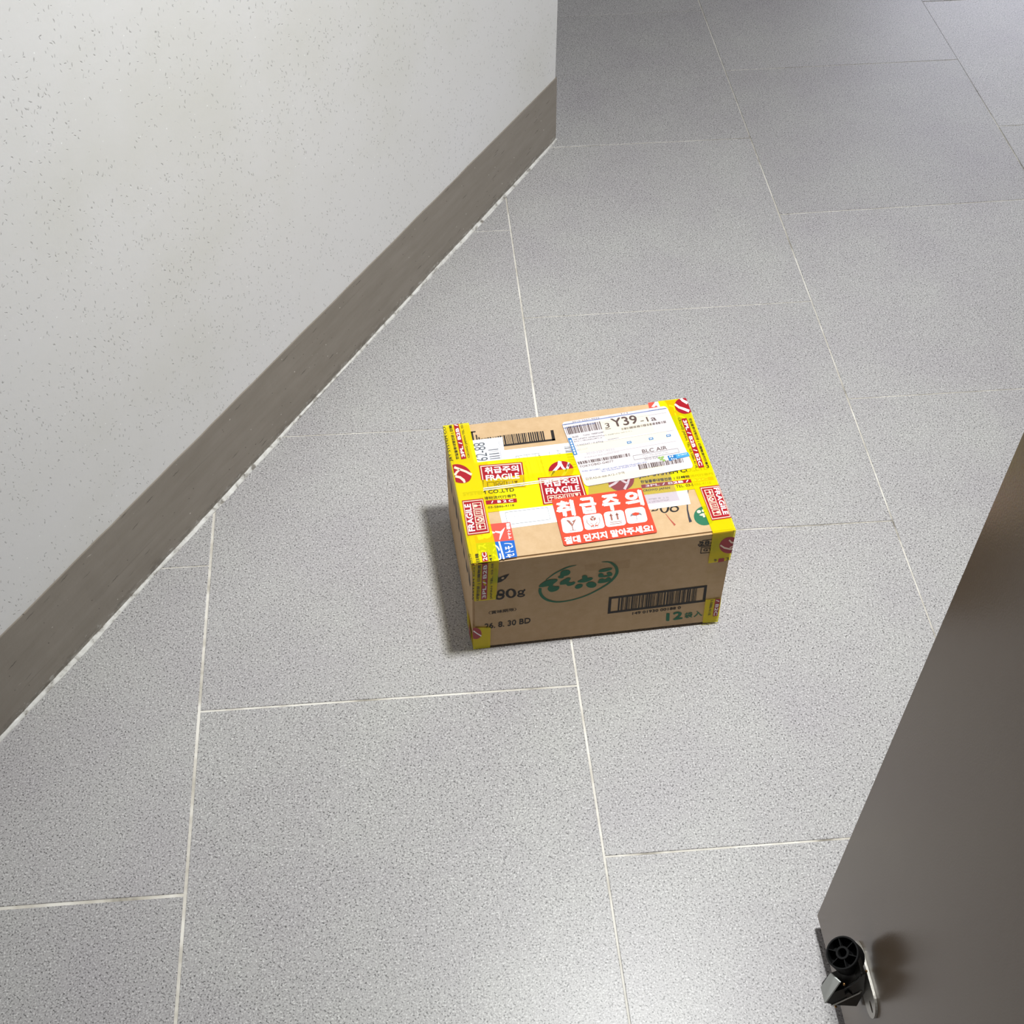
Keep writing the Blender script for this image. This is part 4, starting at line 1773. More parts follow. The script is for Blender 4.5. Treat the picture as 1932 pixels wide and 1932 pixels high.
@top shipping_label/lettering labelcream 16
2527 2630 3359 2679 3383 2249 2551 2197
2052 2136 3566 2231 3576 2056 2062 1960
2023 1403 3334 1490 3342 1344 2031 1255
@top shipping_label/lettering lineblue 17
1915 2646 3702 2753 3703 2738 1916 2631
1920 2563 2457 2595 2457 2585 1921 2552
1948 2647 1950 2647 1951 2630 1949 2630
1951 2646 1956 2647 1956 2643 1951 2642
1951 2636 1956 2636 1957 2632 1951 2631
1954 2643 1956 2643 1957 2632 1955 2632
1959 2648 1961 2648 1962 2631 1960 2630
1962 2636 1967 2637 1968 2632 1962 2632
1965 2643 1967 2644 1968 2633 1966 2632
1970 2648 1972 2648 1973 2631 1971 2631
1972 2647 1978 2648 1978 2644 1973 2643
1973 2637 1978 2637 1979 2633 1973 2632
1976 2644 1978 2644 1979 2633 1977 2633
1981 2649 1983 2649 1984 2632 1982 2631
1984 2637 1989 2638 1989 2633 1984 2633
1992 2649 1994 2649 1995 2632 1993 2632
1994 2648 2000 2649 2000 2645 1995 2644
1998 2645 2000 2645 2000 2634 1998 2634
2003 2650 2005 2650 2006 2633 2004 2633
2006 2638 2011 2639 2011 2634 2006 2634
2014 2650 2016 2650 2017 2633 2015 2633
2016 2650 2022 2650 2022 2646 2016 2646
2020 2646 2022 2646 2022 2635 2020 2635
2025 2651 2027 2651 2028 2634 2026 2634
2027 2650 2033 2650 2033 2646 2027 2646
2036 2651 2038 2651 2039 2634 2037 2634
2039 2640 2044 2640 2044 2636 2039 2636
2047 2652 2049 2652 2050 2635 2048 2635
2049 2651 2055 2651 2055 2647 2049 2647
2058 2652 2060 2653 2061 2635 2059 2635
2060 2652 2066 2652 2066 2648 2060 2648
2069 2653 2071 2653 2072 2636 2070 2636
2071 2652 2077 2652 2077 2648 2071 2648
2072 2642 2077 2642 2077 2638 2072 2637
2075 2649 2077 2649 2077 2638 2075 2638
2080 2654 2082 2654 2083 2636 2081 2636
2082 2653 2088 2653 2088 2649 2082 2649
2086 2649 2088 2649 2088 2638 2086 2638
2091 2654 2093 2654 2094 2637 2091 2637
2093 2653 2099 2654 2099 2650 2093 2649
2093 2643 2099 2643 2099 2639 2094 2638
2097 2650 2099 2650 2099 2639 2097 2639
3394 2742 3397 2742 3397 2722 3394 2722
3397 2728 3403 2729 3403 2724 3397 2723
3407 2742 3410 2742 3410 2722 3407 2722
3410 2741 3416 2742 3416 2737 3410 2737
3410 2729 3416 2729 3416 2724 3410 2724
3414 2737 3416 2737 3416 2725 3414 2725
3420 2743 3423 2743 3423 2723 3420 2723
3423 2742 3429 2742 3429 2738 3423 2737
3446 2744 3449 2744 3449 2724 3446 2724
3449 2743 3455 2743 3455 2739 3449 2738
3453 2739 3455 2739 3455 2726 3453 2726
3459 2745 3462 2745 3462 2725 3459 2725
3462 2744 3468 2744 3468 2739 3462 2739
3472 2745 3475 2745 3474 2725 3472 2725
3474 2732 3481 2732 3481 2727 3474 2727
3485 2746 3488 2746 3487 2726 3485 2726
3488 2745 3494 2745 3494 2741 3487 2740
3498 2746 3500 2747 3500 2726 3498 2726
3500 2733 3507 2733 3507 2728 3500 2728
3511 2747 3513 2747 3513 2727 3511 2727
3513 2734 3520 2734 3520 2729 3513 2729
3518 2742 3520 2742 3520 2729 3518 2729
3524 2748 3526 2748 3526 2728 3524 2728
3526 2734 3533 2735 3533 2730 3526 2729
3531 2743 3533 2743 3533 2730 3531 2730
3550 2749 3552 2749 3552 2729 3550 2729
3552 2736 3559 2736 3559 2731 3552 2731
3563 2749 3565 2749 3565 2729 3563 2729
3565 2748 3572 2749 3572 2744 3565 2744
3565 2736 3572 2736 3572 2731 3565 2731
3570 2744 3572 2744 3572 2732 3570 2732
3576 2750 3578 2750 3578 2730 3576 2730
3578 2737 3585 2737 3585 2732 3578 2732
3589 2751 3591 2751 3591 2731 3589 2730
3591 2750 3598 2750 3598 2745 3591 2745
3596 2746 3598 2746 3598 2733 3596 2733
3602 2751 3604 2751 3604 2731 3602 2731
3604 2750 3611 2751 3611 2746 3604 2746
3604 2738 3611 2738 3611 2733 3604 2733
3609 2746 3611 2746 3611 2734 3609 2733
3615 2752 3617 2752 3617 2732 3615 2732
3617 2739 3624 2739 3624 2734 3617 2733
3628 2752 3630 2752 3630 2732 3628 2732
3630 2739 3637 2739 3637 2734 3630 2734
3641 2753 3643 2753 3643 2733 3641 2733
3643 2752 3650 2752 3650 2748 3643 2747
3654 2754 3657 2754 3656 2734 3654 2733
3656 2740 3663 2741 3663 2736 3656 2735
3667 2754 3670 2754 3669 2734 3667 2734
3670 2753 3676 2753 3676 2749 3669 2749
3669 2741 3676 2741 3676 2736 3669 2736
3674 2749 3676 2749 3676 2737 3674 2736
3680 2755 3683 2755 3682 2735 3680 2735
3683 2754 3689 2754 3689 2749 3682 2749
3682 2742 3689 2742 3689 2737 3682 2736
3687 2750 3689 2750 3689 2737 3687 2737
2017 1577 2021 1577 2021 1552 2017 1552
2021 1576 2029 1576 2029 1570 2021 1570
2026 1570 2029 1571 2029 1555 2026 1554
2034 1577 2037 1578 2037 1552 2034 1552
2037 1561 2045 1561 2045 1555 2037 1554
2050 1578 2054 1578 2054 1553 2050 1553
2054 1577 2062 1577 2062 1571 2054 1571
2067 1578 2070 1579 2070 1553 2067 1553
2070 1577 2079 1577 2079 1572 2070 1571
2070 1562 2079 1562 2079 1556 2070 1555
2076 1572 2079 1572 2079 1556 2076 1556
2084 1579 2087 1579 2087 1554 2084 1554
2087 1562 2095 1562 2095 1556 2087 1556
2092 1573 2095 1573 2095 1557 2092 1557
2100 1580 2103 1580 2103 1554 2100 1554
2103 1563 2112 1563 2112 1557 2103 1556
2109 1573 2112 1573 2112 1557 2109 1557
2133 1581 2137 1581 2137 1555 2133 1555
2137 1564 2145 1564 2145 1558 2137 1557
2142 1574 2145 1574 2145 1558 2142 1558
2150 1581 2153 1581 2153 1556 2150 1556
2153 1580 2162 1580 2162 1574 2153 1574
2153 1564 2162 1565 2161 1558 2153 1558
2159 1575 2162 1575 2161 1559 2159 1559
2167 1582 2170 1582 2170 1556 2166 1556
2170 1565 2178 1565 2178 1559 2170 1558
2183 1582 2186 1582 2186 1557 2183 1557
2186 1581 2195 1581 2195 1575 2186 1575
2200 1583 2203 1583 2203 1557 2200 1557
2203 1566 2211 1566 2211 1560 2203 1559
2216 1583 2220 1583 2220 1558 2216 1558
2220 1566 2228 1567 2228 1560 2220 1560
2233 1584 2236 1584 2236 1558 2233 1558
2236 1582 2245 1583 2245 1577 2236 1577
2236 1567 2244 1567 2244 1561 2236 1560
2242 1577 2245 1577 2244 1561 2241 1561
2250 1584 2253 1584 2253 1559 2249 1559
2253 1583 2261 1583 2261 1577 2253 1577
2253 1567 2261 1568 2261 1561 2253 1561
2258 1578 2261 1578 2261 1562 2258 1562
2266 1585 2269 1585 2269 1559 2266 1559
2269 1583 2278 1584 2278 1578 2269 1578
2269 1568 2278 1568 2278 1562 2269 1561
2275 1578 2278 1578 2278 1562 2275 1562
2283 1585 2286 1585 2286 1560 2283 1560
2286 1568 2294 1569 2294 1562 2286 1562
2299 1586 2303 1586 2303 1560 2299 1560
2303 1585 2311 1585 2311 1579 2303 1579
2317 1563 2320 1563 2320 1537 2316 1537
2320 1546 2328 1546 2328 1540 2320 1539
2350 1565 2353 1565 2353 1539 2349 1539
2353 1564 2361 1564 2361 1558 2353 1558
2353 1548 2361 1549 2361 1542 2353 1542
2358 1559 2361 1559 2361 1543 2358 1542
2366 1566 2370 1566 2369 1540 2366 1540
2370 1565 2378 1565 2378 1559 2369 1559
2369 1549 2378 1550 2378 1543 2369 1543
2375 1560 2378 1560 2378 1544 2375 1544
2383 1567 2386 1567 2386 1542 2383 1541
2386 1566 2394 1566 2394 1560 2386 1560
2399 1568 2403 1568 2402 1543 2399 1542
2403 1551 2411 1552 2411 1545 2402 1545
2408 1562 2411 1562 2411 1546 2408 1546
2416 1569 2419 1569 2419 1544 2416 1543
2419 1552 2427 1553 2427 1546 2419 1546
2433 1570 2436 1570 2436 1545 2432 1544
2436 1569 2444 1569 2444 1563 2436 1563
2436 1553 2444 1554 2444 1547 2436 1547
2441 1564 2444 1564 2444 1548 2441 1548
2449 1571 2452 1571 2452 1546 2449 1546
2452 1570 2461 1570 2461 1565 2452 1564
2458 1565 2461 1565 2461 1549 2458 1549
2482 1573 2486 1573 2485 1548 2482 1548
2486 1572 2494 1573 2494 1567 2486 1566
2485 1556 2494 1557 2494 1551 2485 1550
2491 1567 2494 1567 2494 1551 2491 1551
2499 1574 2502 1574 2502 1549 2499 1549
2502 1557 2510 1558 2510 1552 2502 1551
2516 1575 2519 1575 2519 1550 2515 1550
2519 1559 2527 1559 2527 1553 2519 1552
2532 1576 2536 1577 2535 1551 2532 1551
2536 1575 2544 1576 2544 1570 2535 1569
2549 1577 2552 1578 2552 1552 2548 1552
2552 1576 2560 1577 2560 1571 2552 1570
2552 1561 2560 1561 2560 1555 2552 1554
2557 1571 2560 1571 2560 1555 2557 1555
2565 1578 2569 1579 2568 1553 2565 1553
2569 1577 2577 1578 2577 1572 2569 1571
2582 1579 2585 1580 2585 1554 2582 1554
2585 1578 2594 1579 2594 1573 2585 1572
2615 1582 2619 1582 2618 1556 2615 1556
2619 1580 2627 1581 2627 1575 2619 1575
2618 1565 2627 1565 2627 1559 2618 1558
2624 1575 2627 1576 2627 1560 2624 1559
2632 1583 2635 1583 2635 1557 2632 1557
2635 1566 2643 1566 2643 1560 2635 1560
2649 1584 2652 1584 2652 1558 2648 1558
2652 1583 2660 1583 2660 1577 2652 1577
2657 1578 2660 1578 2660 1562 2657 1561
2665 1585 2669 1585 2668 1559 2665 1559
2668 1568 2677 1569 2677 1562 2668 1562
2682 1586 2685 1586 2685 1561 2681 1560
2685 1585 2694 1585 2693 1579 2685 1579
2685 1569 2693 1570 2693 1563 2685 1563
2690 1580 2693 1580 2693 1564 2690 1564
2699 1587 2702 1587 2701 1562 2698 1561
2702 1586 2710 1586 2710 1580 2702 1580
2715 1588 2719 1588 2718 1563 2715 1562
2719 1587 2727 1587 2727 1581 2718 1581
2732 1589 2735 1589 2735 1564 2731 1563
2735 1588 2744 1588 2743 1583 2735 1582
2735 1572 2743 1573 2743 1566 2735 1566
2740 1583 2743 1583 2743 1567 2740 1567
2749 1590 2752 1590 2751 1565 2748 1565
2752 1589 2760 1589 2760 1584 2752 1583
2752 1573 2760 1574 2760 1567 2751 1567
2757 1584 2760 1584 2760 1568 2757 1568
2765 1591 2769 1591 2768 1566 2765 1566
2768 1574 2777 1575 2776 1568 2768 1568
2782 1592 2785 1592 2785 1567 2781 1567
2785 1575 2793 1576 2793 1570 2785 1569
2799 1593 2802 1593 2801 1568 2798 1568
2802 1592 2810 1593 2810 1587 2802 1586
2815 1594 2819 1595 2818 1569 2815 1569
2819 1593 2827 1594 2827 1588 2818 1587
2818 1578 2827 1578 2826 1572 2818 1571
2824 1588 2827 1588 2826 1572 2823 1572
2832 1595 2835 1596 2835 1570 2831 1570
2835 1579 2843 1579 2843 1573 2835 1572
2849 1596 2852 1597 2851 1571 2848 1571
2852 1580 2860 1580 2860 1574 2851 1573
2865 1598 2869 1598 2868 1572 2865 1572
2868 1581 2877 1581 2877 1575 2868 1574
2874 1591 2877 1592 2877 1575 2874 1575
2882 1599 2885 1599 2885 1573 2881 1573
2885 1582 2893 1582 2893 1576 2885 1575
2899 1600 2902 1600 2901 1574 2898 1574
2902 1583 2910 1583 2910 1577 2902 1576
2915 1601 2919 1601 2918 1575 2915 1575
2918 1584 2927 1585 2927 1578 2918 1578
2932 1602 2936 1602 2935 1576 2932 1576
2936 1601 2944 1601 2944 1595 2935 1595
2935 1585 2943 1586 2943 1579 2935 1579
2941 1596 2944 1596 2943 1580 2940 1579
2949 1603 2952 1603 2952 1577 2948 1577
2952 1602 2961 1602 2960 1596 2952 1596
2957 1597 2960 1597 2960 1581 2957 1581
2966 1604 2969 1604 2968 1579 2965 1578
2969 1587 2977 1588 2977 1581 2968 1581
2982 1605 2986 1605 2985 1580 2982 1579
2985 1588 2994 1589 2993 1582 2985 1582
2991 1599 2994 1599 2993 1583 2990 1583
3016 1607 3019 1607 3018 1582 3015 1582
3019 1606 3028 1607 3027 1601 3019 1600
3019 1590 3027 1591 3027 1584 3019 1584
3024 1601 3027 1601 3027 1585 3024 1585
3033 1608 3036 1608 3035 1583 3032 1583
3036 1607 3044 1608 3044 1602 3036 1601
3049 1609 3053 1609 3052 1584 3049 1584
3052 1592 3061 1593 3060 1587 3052 1586
3066 1610 3069 1611 3069 1585 3065 1585
3069 1609 3078 1610 3078 1604 3069 1603
3069 1594 3077 1594 3077 1588 3069 1587
3075 1604 3078 1604 3077 1588 3074 1588
2326 1526 2329 1527 2329 1501 2326 1501
2329 1525 2338 1526 2338 1520 2329 1519
2329 1510 2338 1510 2338 1504 2329 1503
2335 1520 2338 1520 2338 1504 2334 1504
2343 1528 2346 1528 2346 1502 2343 1502
2346 1511 2354 1511 2354 1505 2346 1504
2360 1529 2363 1529 2363 1503 2359 1503
2363 1512 2371 1513 2371 1506 2363 1506
2377 1530 2380 1530 2380 1505 2376 1504
2380 1513 2388 1514 2388 1507 2380 1507
2411 1532 2414 1532 2414 1507 2410 1507
2414 1531 2422 1532 2422 1526 2414 1525
2419 1526 2422 1526 2422 1510 2419 1510
2427 1533 2431 1533 2431 1508 2427 1508
2431 1532 2439 1533 2439 1527 2431 1526
2444 1534 2448 1535 2448 1509 2444 1509
2448 1533 2456 1534 2456 1528 2448 1527
2448 1518 2456 1518 2456 1512 2448 1511
2453 1528 2456 1528 2456 1512 2453 1512
2461 1535 2465 1536 2464 1510 2461 1510
2465 1519 2473 1519 2473 1513 2464 1512
2478 1537 2482 1537 2481 1511 2478 1511
2482 1520 2490 1521 2490 1514 2481 1514
2495 1538 2499 1538 2498 1513 2495 1512
2498 1521 2507 1522 2507 1515 2498 1515
2504 1532 2507 1532 2507 1516 2504 1516
2512 1539 2516 1539 2515 1514 2512 1513
2515 1522 2524 1523 2524 1516 2515 1516
2529 1540 2533 1540 2532 1515 2529 1515
2532 1523 2541 1524 2541 1518 2532 1517
2546 1541 2550 1541 2549 1516 2546 1516
2549 1525 2558 1525 2558 1519 2549 1518
2563 1542 2567 1543 2566 1517 2563 1517
2567 1541 2575 1542 2575 1536 2566 1535
2580 1543 2584 1544 2583 1518 2580 1518
2584 1542 2592 1543 2592 1537 2583 1536
2583 1527 2592 1527 2592 1521 2583 1520
2589 1537 2592 1538 2592 1521 2589 1521
2597 1545 2601 1545 2600 1519 2597 1519
2600 1528 2609 1529 2609 1522 2600 1522
2614 1546 2618 1546 2617 1521 2614 1520
2617 1529 2626 1530 2626 1523 2617 1523
2623 1540 2626 1540 2626 1524 2623 1524
2631 1547 2635 1547 2634 1522 2631 1521
2635 1546 2643 1546 2643 1540 2634 1540
2665 1549 2669 1549 2668 1524 2665 1524
2669 1548 2677 1549 2677 1543 2668 1542
2668 1533 2677 1533 2677 1527 2668 1526
2674 1543 2677 1543 2677 1527 2674 1527
2682 1550 2686 1551 2685 1525 2682 1525
2686 1549 2694 1550 2694 1544 2685 1543
2699 1551 2703 1552 2702 1526 2699 1526
2702 1535 2711 1535 2711 1529 2702 1528
2716 1553 2720 1553 2719 1527 2716 1527
2720 1552 2728 1552 2728 1546 2719 1546
2719 1536 2728 1537 2728 1530 2719 1530
2725 1547 2728 1547 2728 1531 2725 1530
2733 1554 2737 1554 2736 1529 2733 1528
2737 1553 2745 1553 2745 1547 2736 1547
2736 1537 2745 1538 2745 1531 2736 1531
2742 1548 2745 1548 2745 1532 2742 1532
2750 1555 2754 1555 2753 1530 2750 1529
2754 1554 2762 1554 2762 1548 2754 1548
2767 1556 2771 1556 2770 1531 2767 1531
2771 1555 2779 1556 2779 1550 2771 1549
2770 1539 2779 1540 2779 1534 2770 1533
2776 1550 2779 1550 2779 1534 2776 1534
2801 1558 2805 1559 2804 1533 2801 1533
2805 1557 2813 1558 2813 1552 2805 1551
2804 1542 2813 1542 2813 1536 2804 1535
2810 1552 2813 1552 2813 1536 2810 1536
2835 1561 2839 1561 2838 1535 2835 1535
2838 1544 2847 1545 2847 1538 2838 1538
2852 1562 2856 1562 2855 1537 2852 1536
2856 1545 2864 1546 2864 1539 2855 1539
2861 1556 2864 1556 2864 1540 2861 1540
2870 1563 2873 1563 2872 1538 2869 1537
2873 1562 2881 1562 2881 1556 2873 1556
2878 1557 2881 1557 2881 1541 2878 1541
2887 1564 2890 1564 2889 1539 2886 1539
2890 1547 2898 1548 2898 1542 2889 1541
2921 1566 2924 1567 2924 1541 2920 1541
2924 1550 2932 1550 2932 1544 2924 1543
2938 1568 2941 1568 2941 1542 2937 1542
2941 1551 2949 1551 2949 1545 2941 1544
@top shipping_label/lettering palegrey 17
2529 2584 3671 2653 3671 2645 2530 2577
2124 2133 3694 2232 3695 2224 2124 2126
2496 1907 3672 1983 3672 1977 2496 1902
2650 2709 2652 2709 2653 2691 2651 2691
2653 2697 2658 2698 2658 2693 2653 2693
2673 2710 2675 2710 2675 2693 2673 2693
2675 2699 2681 2699 2681 2695 2675 2694
2695 2712 2698 2712 2698 2695 2696 2694
2698 2700 2704 2701 2704 2696 2698 2696
2707 2713 2709 2713 2709 2695 2707 2695
2709 2701 2715 2702 2715 2697 2709 2697
2718 2713 2720 2714 2721 2696 2718 2696
2720 2713 2726 2713 2726 2709 2720 2709
2721 2702 2726 2702 2726 2698 2721 2698
2724 2709 2726 2709 2726 2698 2724 2698
2729 2714 2732 2714 2732 2697 2730 2697
2732 2703 2738 2703 2738 2699 2732 2698
2735 2710 2737 2710 2738 2699 2736 2699
2741 2715 2743 2715 2743 2698 2741 2698
2743 2714 2749 2715 2749 2711 2743 2710
2747 2711 2749 2711 2749 2700 2747 2700
2752 2716 2754 2716 2755 2698 2752 2698
2754 2715 2760 2715 2760 2711 2754 2711
2763 2717 2766 2717 2766 2699 2764 2699
2766 2716 2771 2716 2771 2712 2766 2712
2766 2705 2772 2705 2772 2701 2766 2701
2769 2712 2771 2712 2772 2701 2770 2701
2786 2718 2788 2718 2789 2701 2786 2701
2789 2707 2794 2707 2794 2703 2789 2702
2797 2719 2800 2719 2800 2702 2798 2701
2800 2718 2805 2718 2805 2714 2800 2714
2800 2707 2806 2708 2806 2703 2800 2703
2803 2715 2805 2715 2806 2704 2804 2704
2124 1866 2127 1867 2128 1845 2125 1845
2127 1866 2134 1866 2134 1861 2127 1861
2127 1853 2134 1853 2135 1848 2128 1847
2132 1861 2134 1862 2135 1848 2132 1848
2138 1867 2141 1868 2141 1846 2139 1846
2141 1866 2148 1867 2148 1862 2141 1862
2152 1868 2155 1868 2155 1847 2153 1847
2155 1854 2162 1855 2162 1849 2155 1849
2166 1869 2168 1869 2169 1848 2166 1848
2168 1868 2175 1869 2176 1864 2169 1863
2169 1855 2176 1856 2176 1850 2169 1850
2173 1864 2176 1864 2176 1851 2174 1851
2179 1870 2182 1870 2183 1849 2180 1849
2182 1869 2189 1870 2189 1865 2182 1864
2183 1856 2190 1857 2190 1851 2183 1851
2187 1865 2189 1865 2190 1852 2187 1852
2193 1871 2196 1871 2197 1850 2194 1850
2197 1857 2203 1858 2204 1852 2197 1852
2207 1872 2210 1872 2211 1851 2208 1851
2210 1858 2217 1858 2218 1853 2211 1853
2221 1873 2224 1873 2225 1852 2222 1852
2224 1872 2231 1872 2231 1867 2224 1867
2224 1859 2231 1859 2231 1854 2224 1854
2228 1868 2231 1868 2231 1854 2229 1854
2235 1874 2238 1874 2238 1853 2236 1852
2238 1873 2245 1873 2245 1868 2238 1868
2249 1875 2251 1875 2252 1854 2249 1853
2252 1861 2259 1861 2259 1856 2252 1855
2263 1875 2265 1876 2266 1854 2263 1854
2266 1862 2273 1862 2273 1857 2266 1856
2270 1870 2272 1871 2273 1857 2270 1857
2276 1876 2279 1877 2280 1855 2277 1855
2280 1862 2287 1863 2287 1858 2280 1857
2290 1877 2293 1877 2294 1856 2291 1856
2294 1863 2300 1864 2301 1858 2294 1858
2304 1878 2307 1878 2308 1857 2305 1857
2307 1877 2314 1878 2314 1873 2307 1872
2307 1864 2314 1865 2314 1859 2308 1859
2312 1873 2314 1873 2314 1860 2312 1860
2318 1879 2321 1879 2321 1858 2319 1858
2321 1878 2328 1879 2328 1874 2321 1873
2346 1881 2349 1881 2349 1860 2346 1860
2349 1880 2356 1880 2356 1875 2349 1875
2349 1867 2356 1867 2356 1862 2349 1862
2353 1876 2356 1876 2356 1862 2354 1862
2360 1882 2362 1882 2363 1861 2360 1861
2362 1881 2369 1881 2370 1876 2363 1876
2363 1868 2370 1868 2370 1863 2363 1862
2367 1877 2370 1877 2370 1863 2367 1863
2374 1883 2376 1883 2377 1862 2374 1861
2377 1869 2384 1869 2384 1864 2377 1863
2387 1884 2390 1884 2391 1863 2388 1862
2391 1870 2398 1870 2398 1865 2391 1864
2401 1884 2404 1885 2405 1863 2402 1863
2404 1871 2411 1871 2412 1866 2405 1865
2409 1879 2411 1880 2412 1866 2409 1866
2415 1885 2418 1886 2419 1864 2416 1864
2418 1871 2425 1872 2425 1867 2419 1866
2423 1880 2425 1880 2425 1867 2423 1867
2443 1887 2446 1887 2446 1866 2444 1866
2446 1886 2453 1887 2453 1882 2446 1881
2446 1873 2453 1874 2453 1868 2446 1868
2450 1882 2453 1882 2453 1869 2451 1869
2457 1888 2460 1888 2460 1867 2457 1867
2460 1874 2467 1875 2467 1869 2460 1869
2471 1889 2474 1889 2474 1868 2471 1868
2474 1888 2480 1889 2481 1884 2474 1883
2474 1875 2481 1876 2481 1870 2474 1870
2478 1884 2481 1884 2481 1871 2478 1870
2485 1890 2487 1890 2488 1869 2485 1869
2488 1876 2495 1876 2495 1871 2488 1871
2499 1891 2501 1891 2502 1870 2499 1870
2501 1890 2508 1890 2508 1885 2501 1885
2502 1877 2509 1877 2509 1872 2502 1872
2506 1886 2508 1886 2509 1872 2506 1872
2512 1892 2515 1892 2516 1871 2513 1870
2516 1878 2523 1878 2523 1873 2516 1872
2520 1887 2522 1887 2523 1873 2520 1873
2526 1893 2529 1893 2530 1872 2527 1871
2530 1879 2536 1879 2537 1874 2530 1873
2534 1887 2536 1888 2537 1874 2534 1874
2540 1894 2543 1894 2544 1872 2541 1872
2543 1893 2550 1893 2550 1888 2543 1888
2543 1880 2550 1880 2551 1875 2544 1874
2548 1888 2550 1889 2550 1875 2548 1875
2554 1894 2557 1895 2557 1873 2555 1873
2557 1894 2564 1894 2564 1889 2557 1889
2562 1889 2564 1889 2564 1876 2562 1876
2568 1895 2571 1896 2571 1874 2569 1874
2571 1881 2578 1882 2578 1876 2571 1876
2575 1890 2578 1890 2578 1877 2576 1877
2582 1896 2585 1896 2585 1875 2583 1875
2585 1895 2592 1896 2592 1891 2585 1890
2585 1882 2592 1883 2592 1877 2585 1877
2589 1891 2592 1891 2592 1878 2590 1878
2610 1898 2613 1898 2613 1877 2610 1877
2613 1897 2620 1898 2620 1893 2613 1892
2617 1893 2620 1893 2620 1880 2618 1879
2624 1899 2627 1899 2627 1878 2624 1878
2627 1898 2634 1898 2634 1894 2627 1893
2627 1885 2634 1885 2634 1880 2627 1880
2631 1894 2634 1894 2634 1881 2631 1880
2638 1900 2641 1900 2641 1879 2638 1879
2641 1886 2648 1886 2648 1881 2641 1881
2652 1901 2654 1901 2655 1880 2652 1879
2654 1900 2661 1900 2662 1895 2655 1895
2666 1902 2668 1902 2669 1881 2666 1880
2668 1901 2675 1901 2675 1896 2669 1896
2669 1888 2676 1888 2676 1883 2669 1882
2673 1897 2675 1897 2676 1883 2673 1883
2680 1903 2682 1903 2683 1881 2680 1881
2682 1902 2689 1902 2689 1897 2682 1897
2683 1889 2690 1889 2690 1884 2683 1883
2687 1897 2689 1898 2690 1884 2687 1884
ASE CUP	0	2030 2021 2214 2035 2029 2055
3010-3257-9032	0	2170 1915 2639 1943 2166 1958
3055 1756 3061 1757 3062 1715 3056 1715
3061 1755 3076 1756 3076 1746 3061 1745
3084 1758 3090 1759 3091 1717 3085 1717
3090 1731 3105 1732 3105 1721 3091 1721
3099 1748 3104 1749 3105 1722 3100 1722
3113 1760 3119 1760 3120 1719 3114 1719
3119 1733 3134 1734 3134 1723 3119 1722
3170 1763 3176 1764 3177 1722 3171 1722
3176 1762 3191 1762 3191 1753 3176 1752
3186 1753 3191 1754 3191 1728 3186 1727
3199 1765 3205 1765 3206 1724 3200 1724
3205 1763 3219 1764 3220 1755 3205 1754
3206 1738 3220 1739 3220 1728 3206 1728
3214 1755 3220 1755 3220 1729 3215 1729
3228 1767 3234 1767 3235 1726 3229 1725
3234 1740 3249 1741 3249 1730 3235 1729
3257 1769 3263 1769 3263 1727 3258 1727
3263 1767 3277 1768 3277 1758 3263 1757
3263 1741 3278 1742 3278 1732 3263 1731
3272 1759 3277 1759 3278 1733 3273 1732
3286 1770 3292 1771 3292 1729 3286 1729
3292 1769 3306 1769 3306 1760 3292 1759
3301 1760 3306 1761 3307 1734 3301 1734
3315 1772 3320 1772 3321 1731 3315 1731
3320 1770 3335 1771 3335 1762 3321 1761
3321 1745 3335 1746 3335 1735 3321 1734
3330 1762 3335 1762 3335 1736 3330 1736
3343 1774 3349 1774 3350 1733 3344 1732
3349 1772 3364 1773 3364 1763 3349 1762
3372 1776 3378 1776 3379 1734 3373 1734
3379 1748 3393 1749 3393 1739 3379 1738
3401 1777 3407 1778 3408 1736 3402 1736
3407 1775 3421 1776 3422 1767 3407 1766
3430 1779 3436 1779 3436 1738 3431 1737
3436 1777 3450 1778 3450 1768 3436 1768
3436 1752 3451 1753 3451 1742 3436 1741
3445 1769 3450 1769 3451 1743 3446 1743
3459 1781 3465 1781 3465 1740 3460 1739
3465 1754 3480 1754 3480 1744 3465 1743
@top shipping_label/lettering brownink 17
3	0.006	2596 2444 2675 2454 2605 2556
2591 2417 2684 2423 2686 2435 2592 2429
Y39	0.018	2734 2455 3158 2479 2726 2646
-1a	0.006	3208 2481 3475 2497 3203 2588
TOKYOBID-G4077	0	1998 1646 2561 1684 1997 1690
BLC AIR	0.005	3065 1798 3479 1821 3067 1877
김포ASub-##-A12-1구역	0	2033 1364 2673 1403 2033 1419
@top shipping_label/barcode21 brownink 17
1947 2579 1954 2579 1959 2406 1952 2405
1971 2580 1991 2582 1996 2407 1976 2406
1999 2582 2018 2584 2023 2409 2003 2408
2026 2584 2046 2586 2051 2410 2031 2409
2054 2586 2061 2587 2066 2411 2058 2411
2069 2587 2077 2588 2081 2412 2073 2412
2084 2588 2104 2590 2108 2414 2089 2413
2112 2590 2120 2591 2123 2414 2116 2414
2127 2591 2135 2592 2139 2415 2131 2415
2143 2592 2162 2594 2166 2417 2146 2416
2179 2595 2199 2596 2203 2419 2183 2418
2207 2597 2222 2598 2225 2420 2210 2419
2239 2599 2247 2600 2250 2421 2242 2421
2255 2600 2262 2601 2265 2422 2257 2422
2270 2601 2278 2602 2280 2423 2273 2423
2285 2602 2293 2603 2295 2424 2288 2423
2310 2604 2318 2605 2320 2425 2312 2425
2325 2605 2345 2607 2347 2427 2327 2425
2362 2608 2370 2608 2372 2428 2364 2427
2378 2609 2385 2609 2387 2429 2379 2428
2402 2611 2410 2611 2411 2430 2404 2430
2418 2612 2425 2612 2427 2431 2419 2430
2433 2613 2441 2613 2442 2432 2434 2431
2448 2614 2468 2615 2469 2433 2450 2432
2485 2616 2493 2617 2494 2435 2486 2434
2501 2618 2508 2618 2509 2435 2501 2435
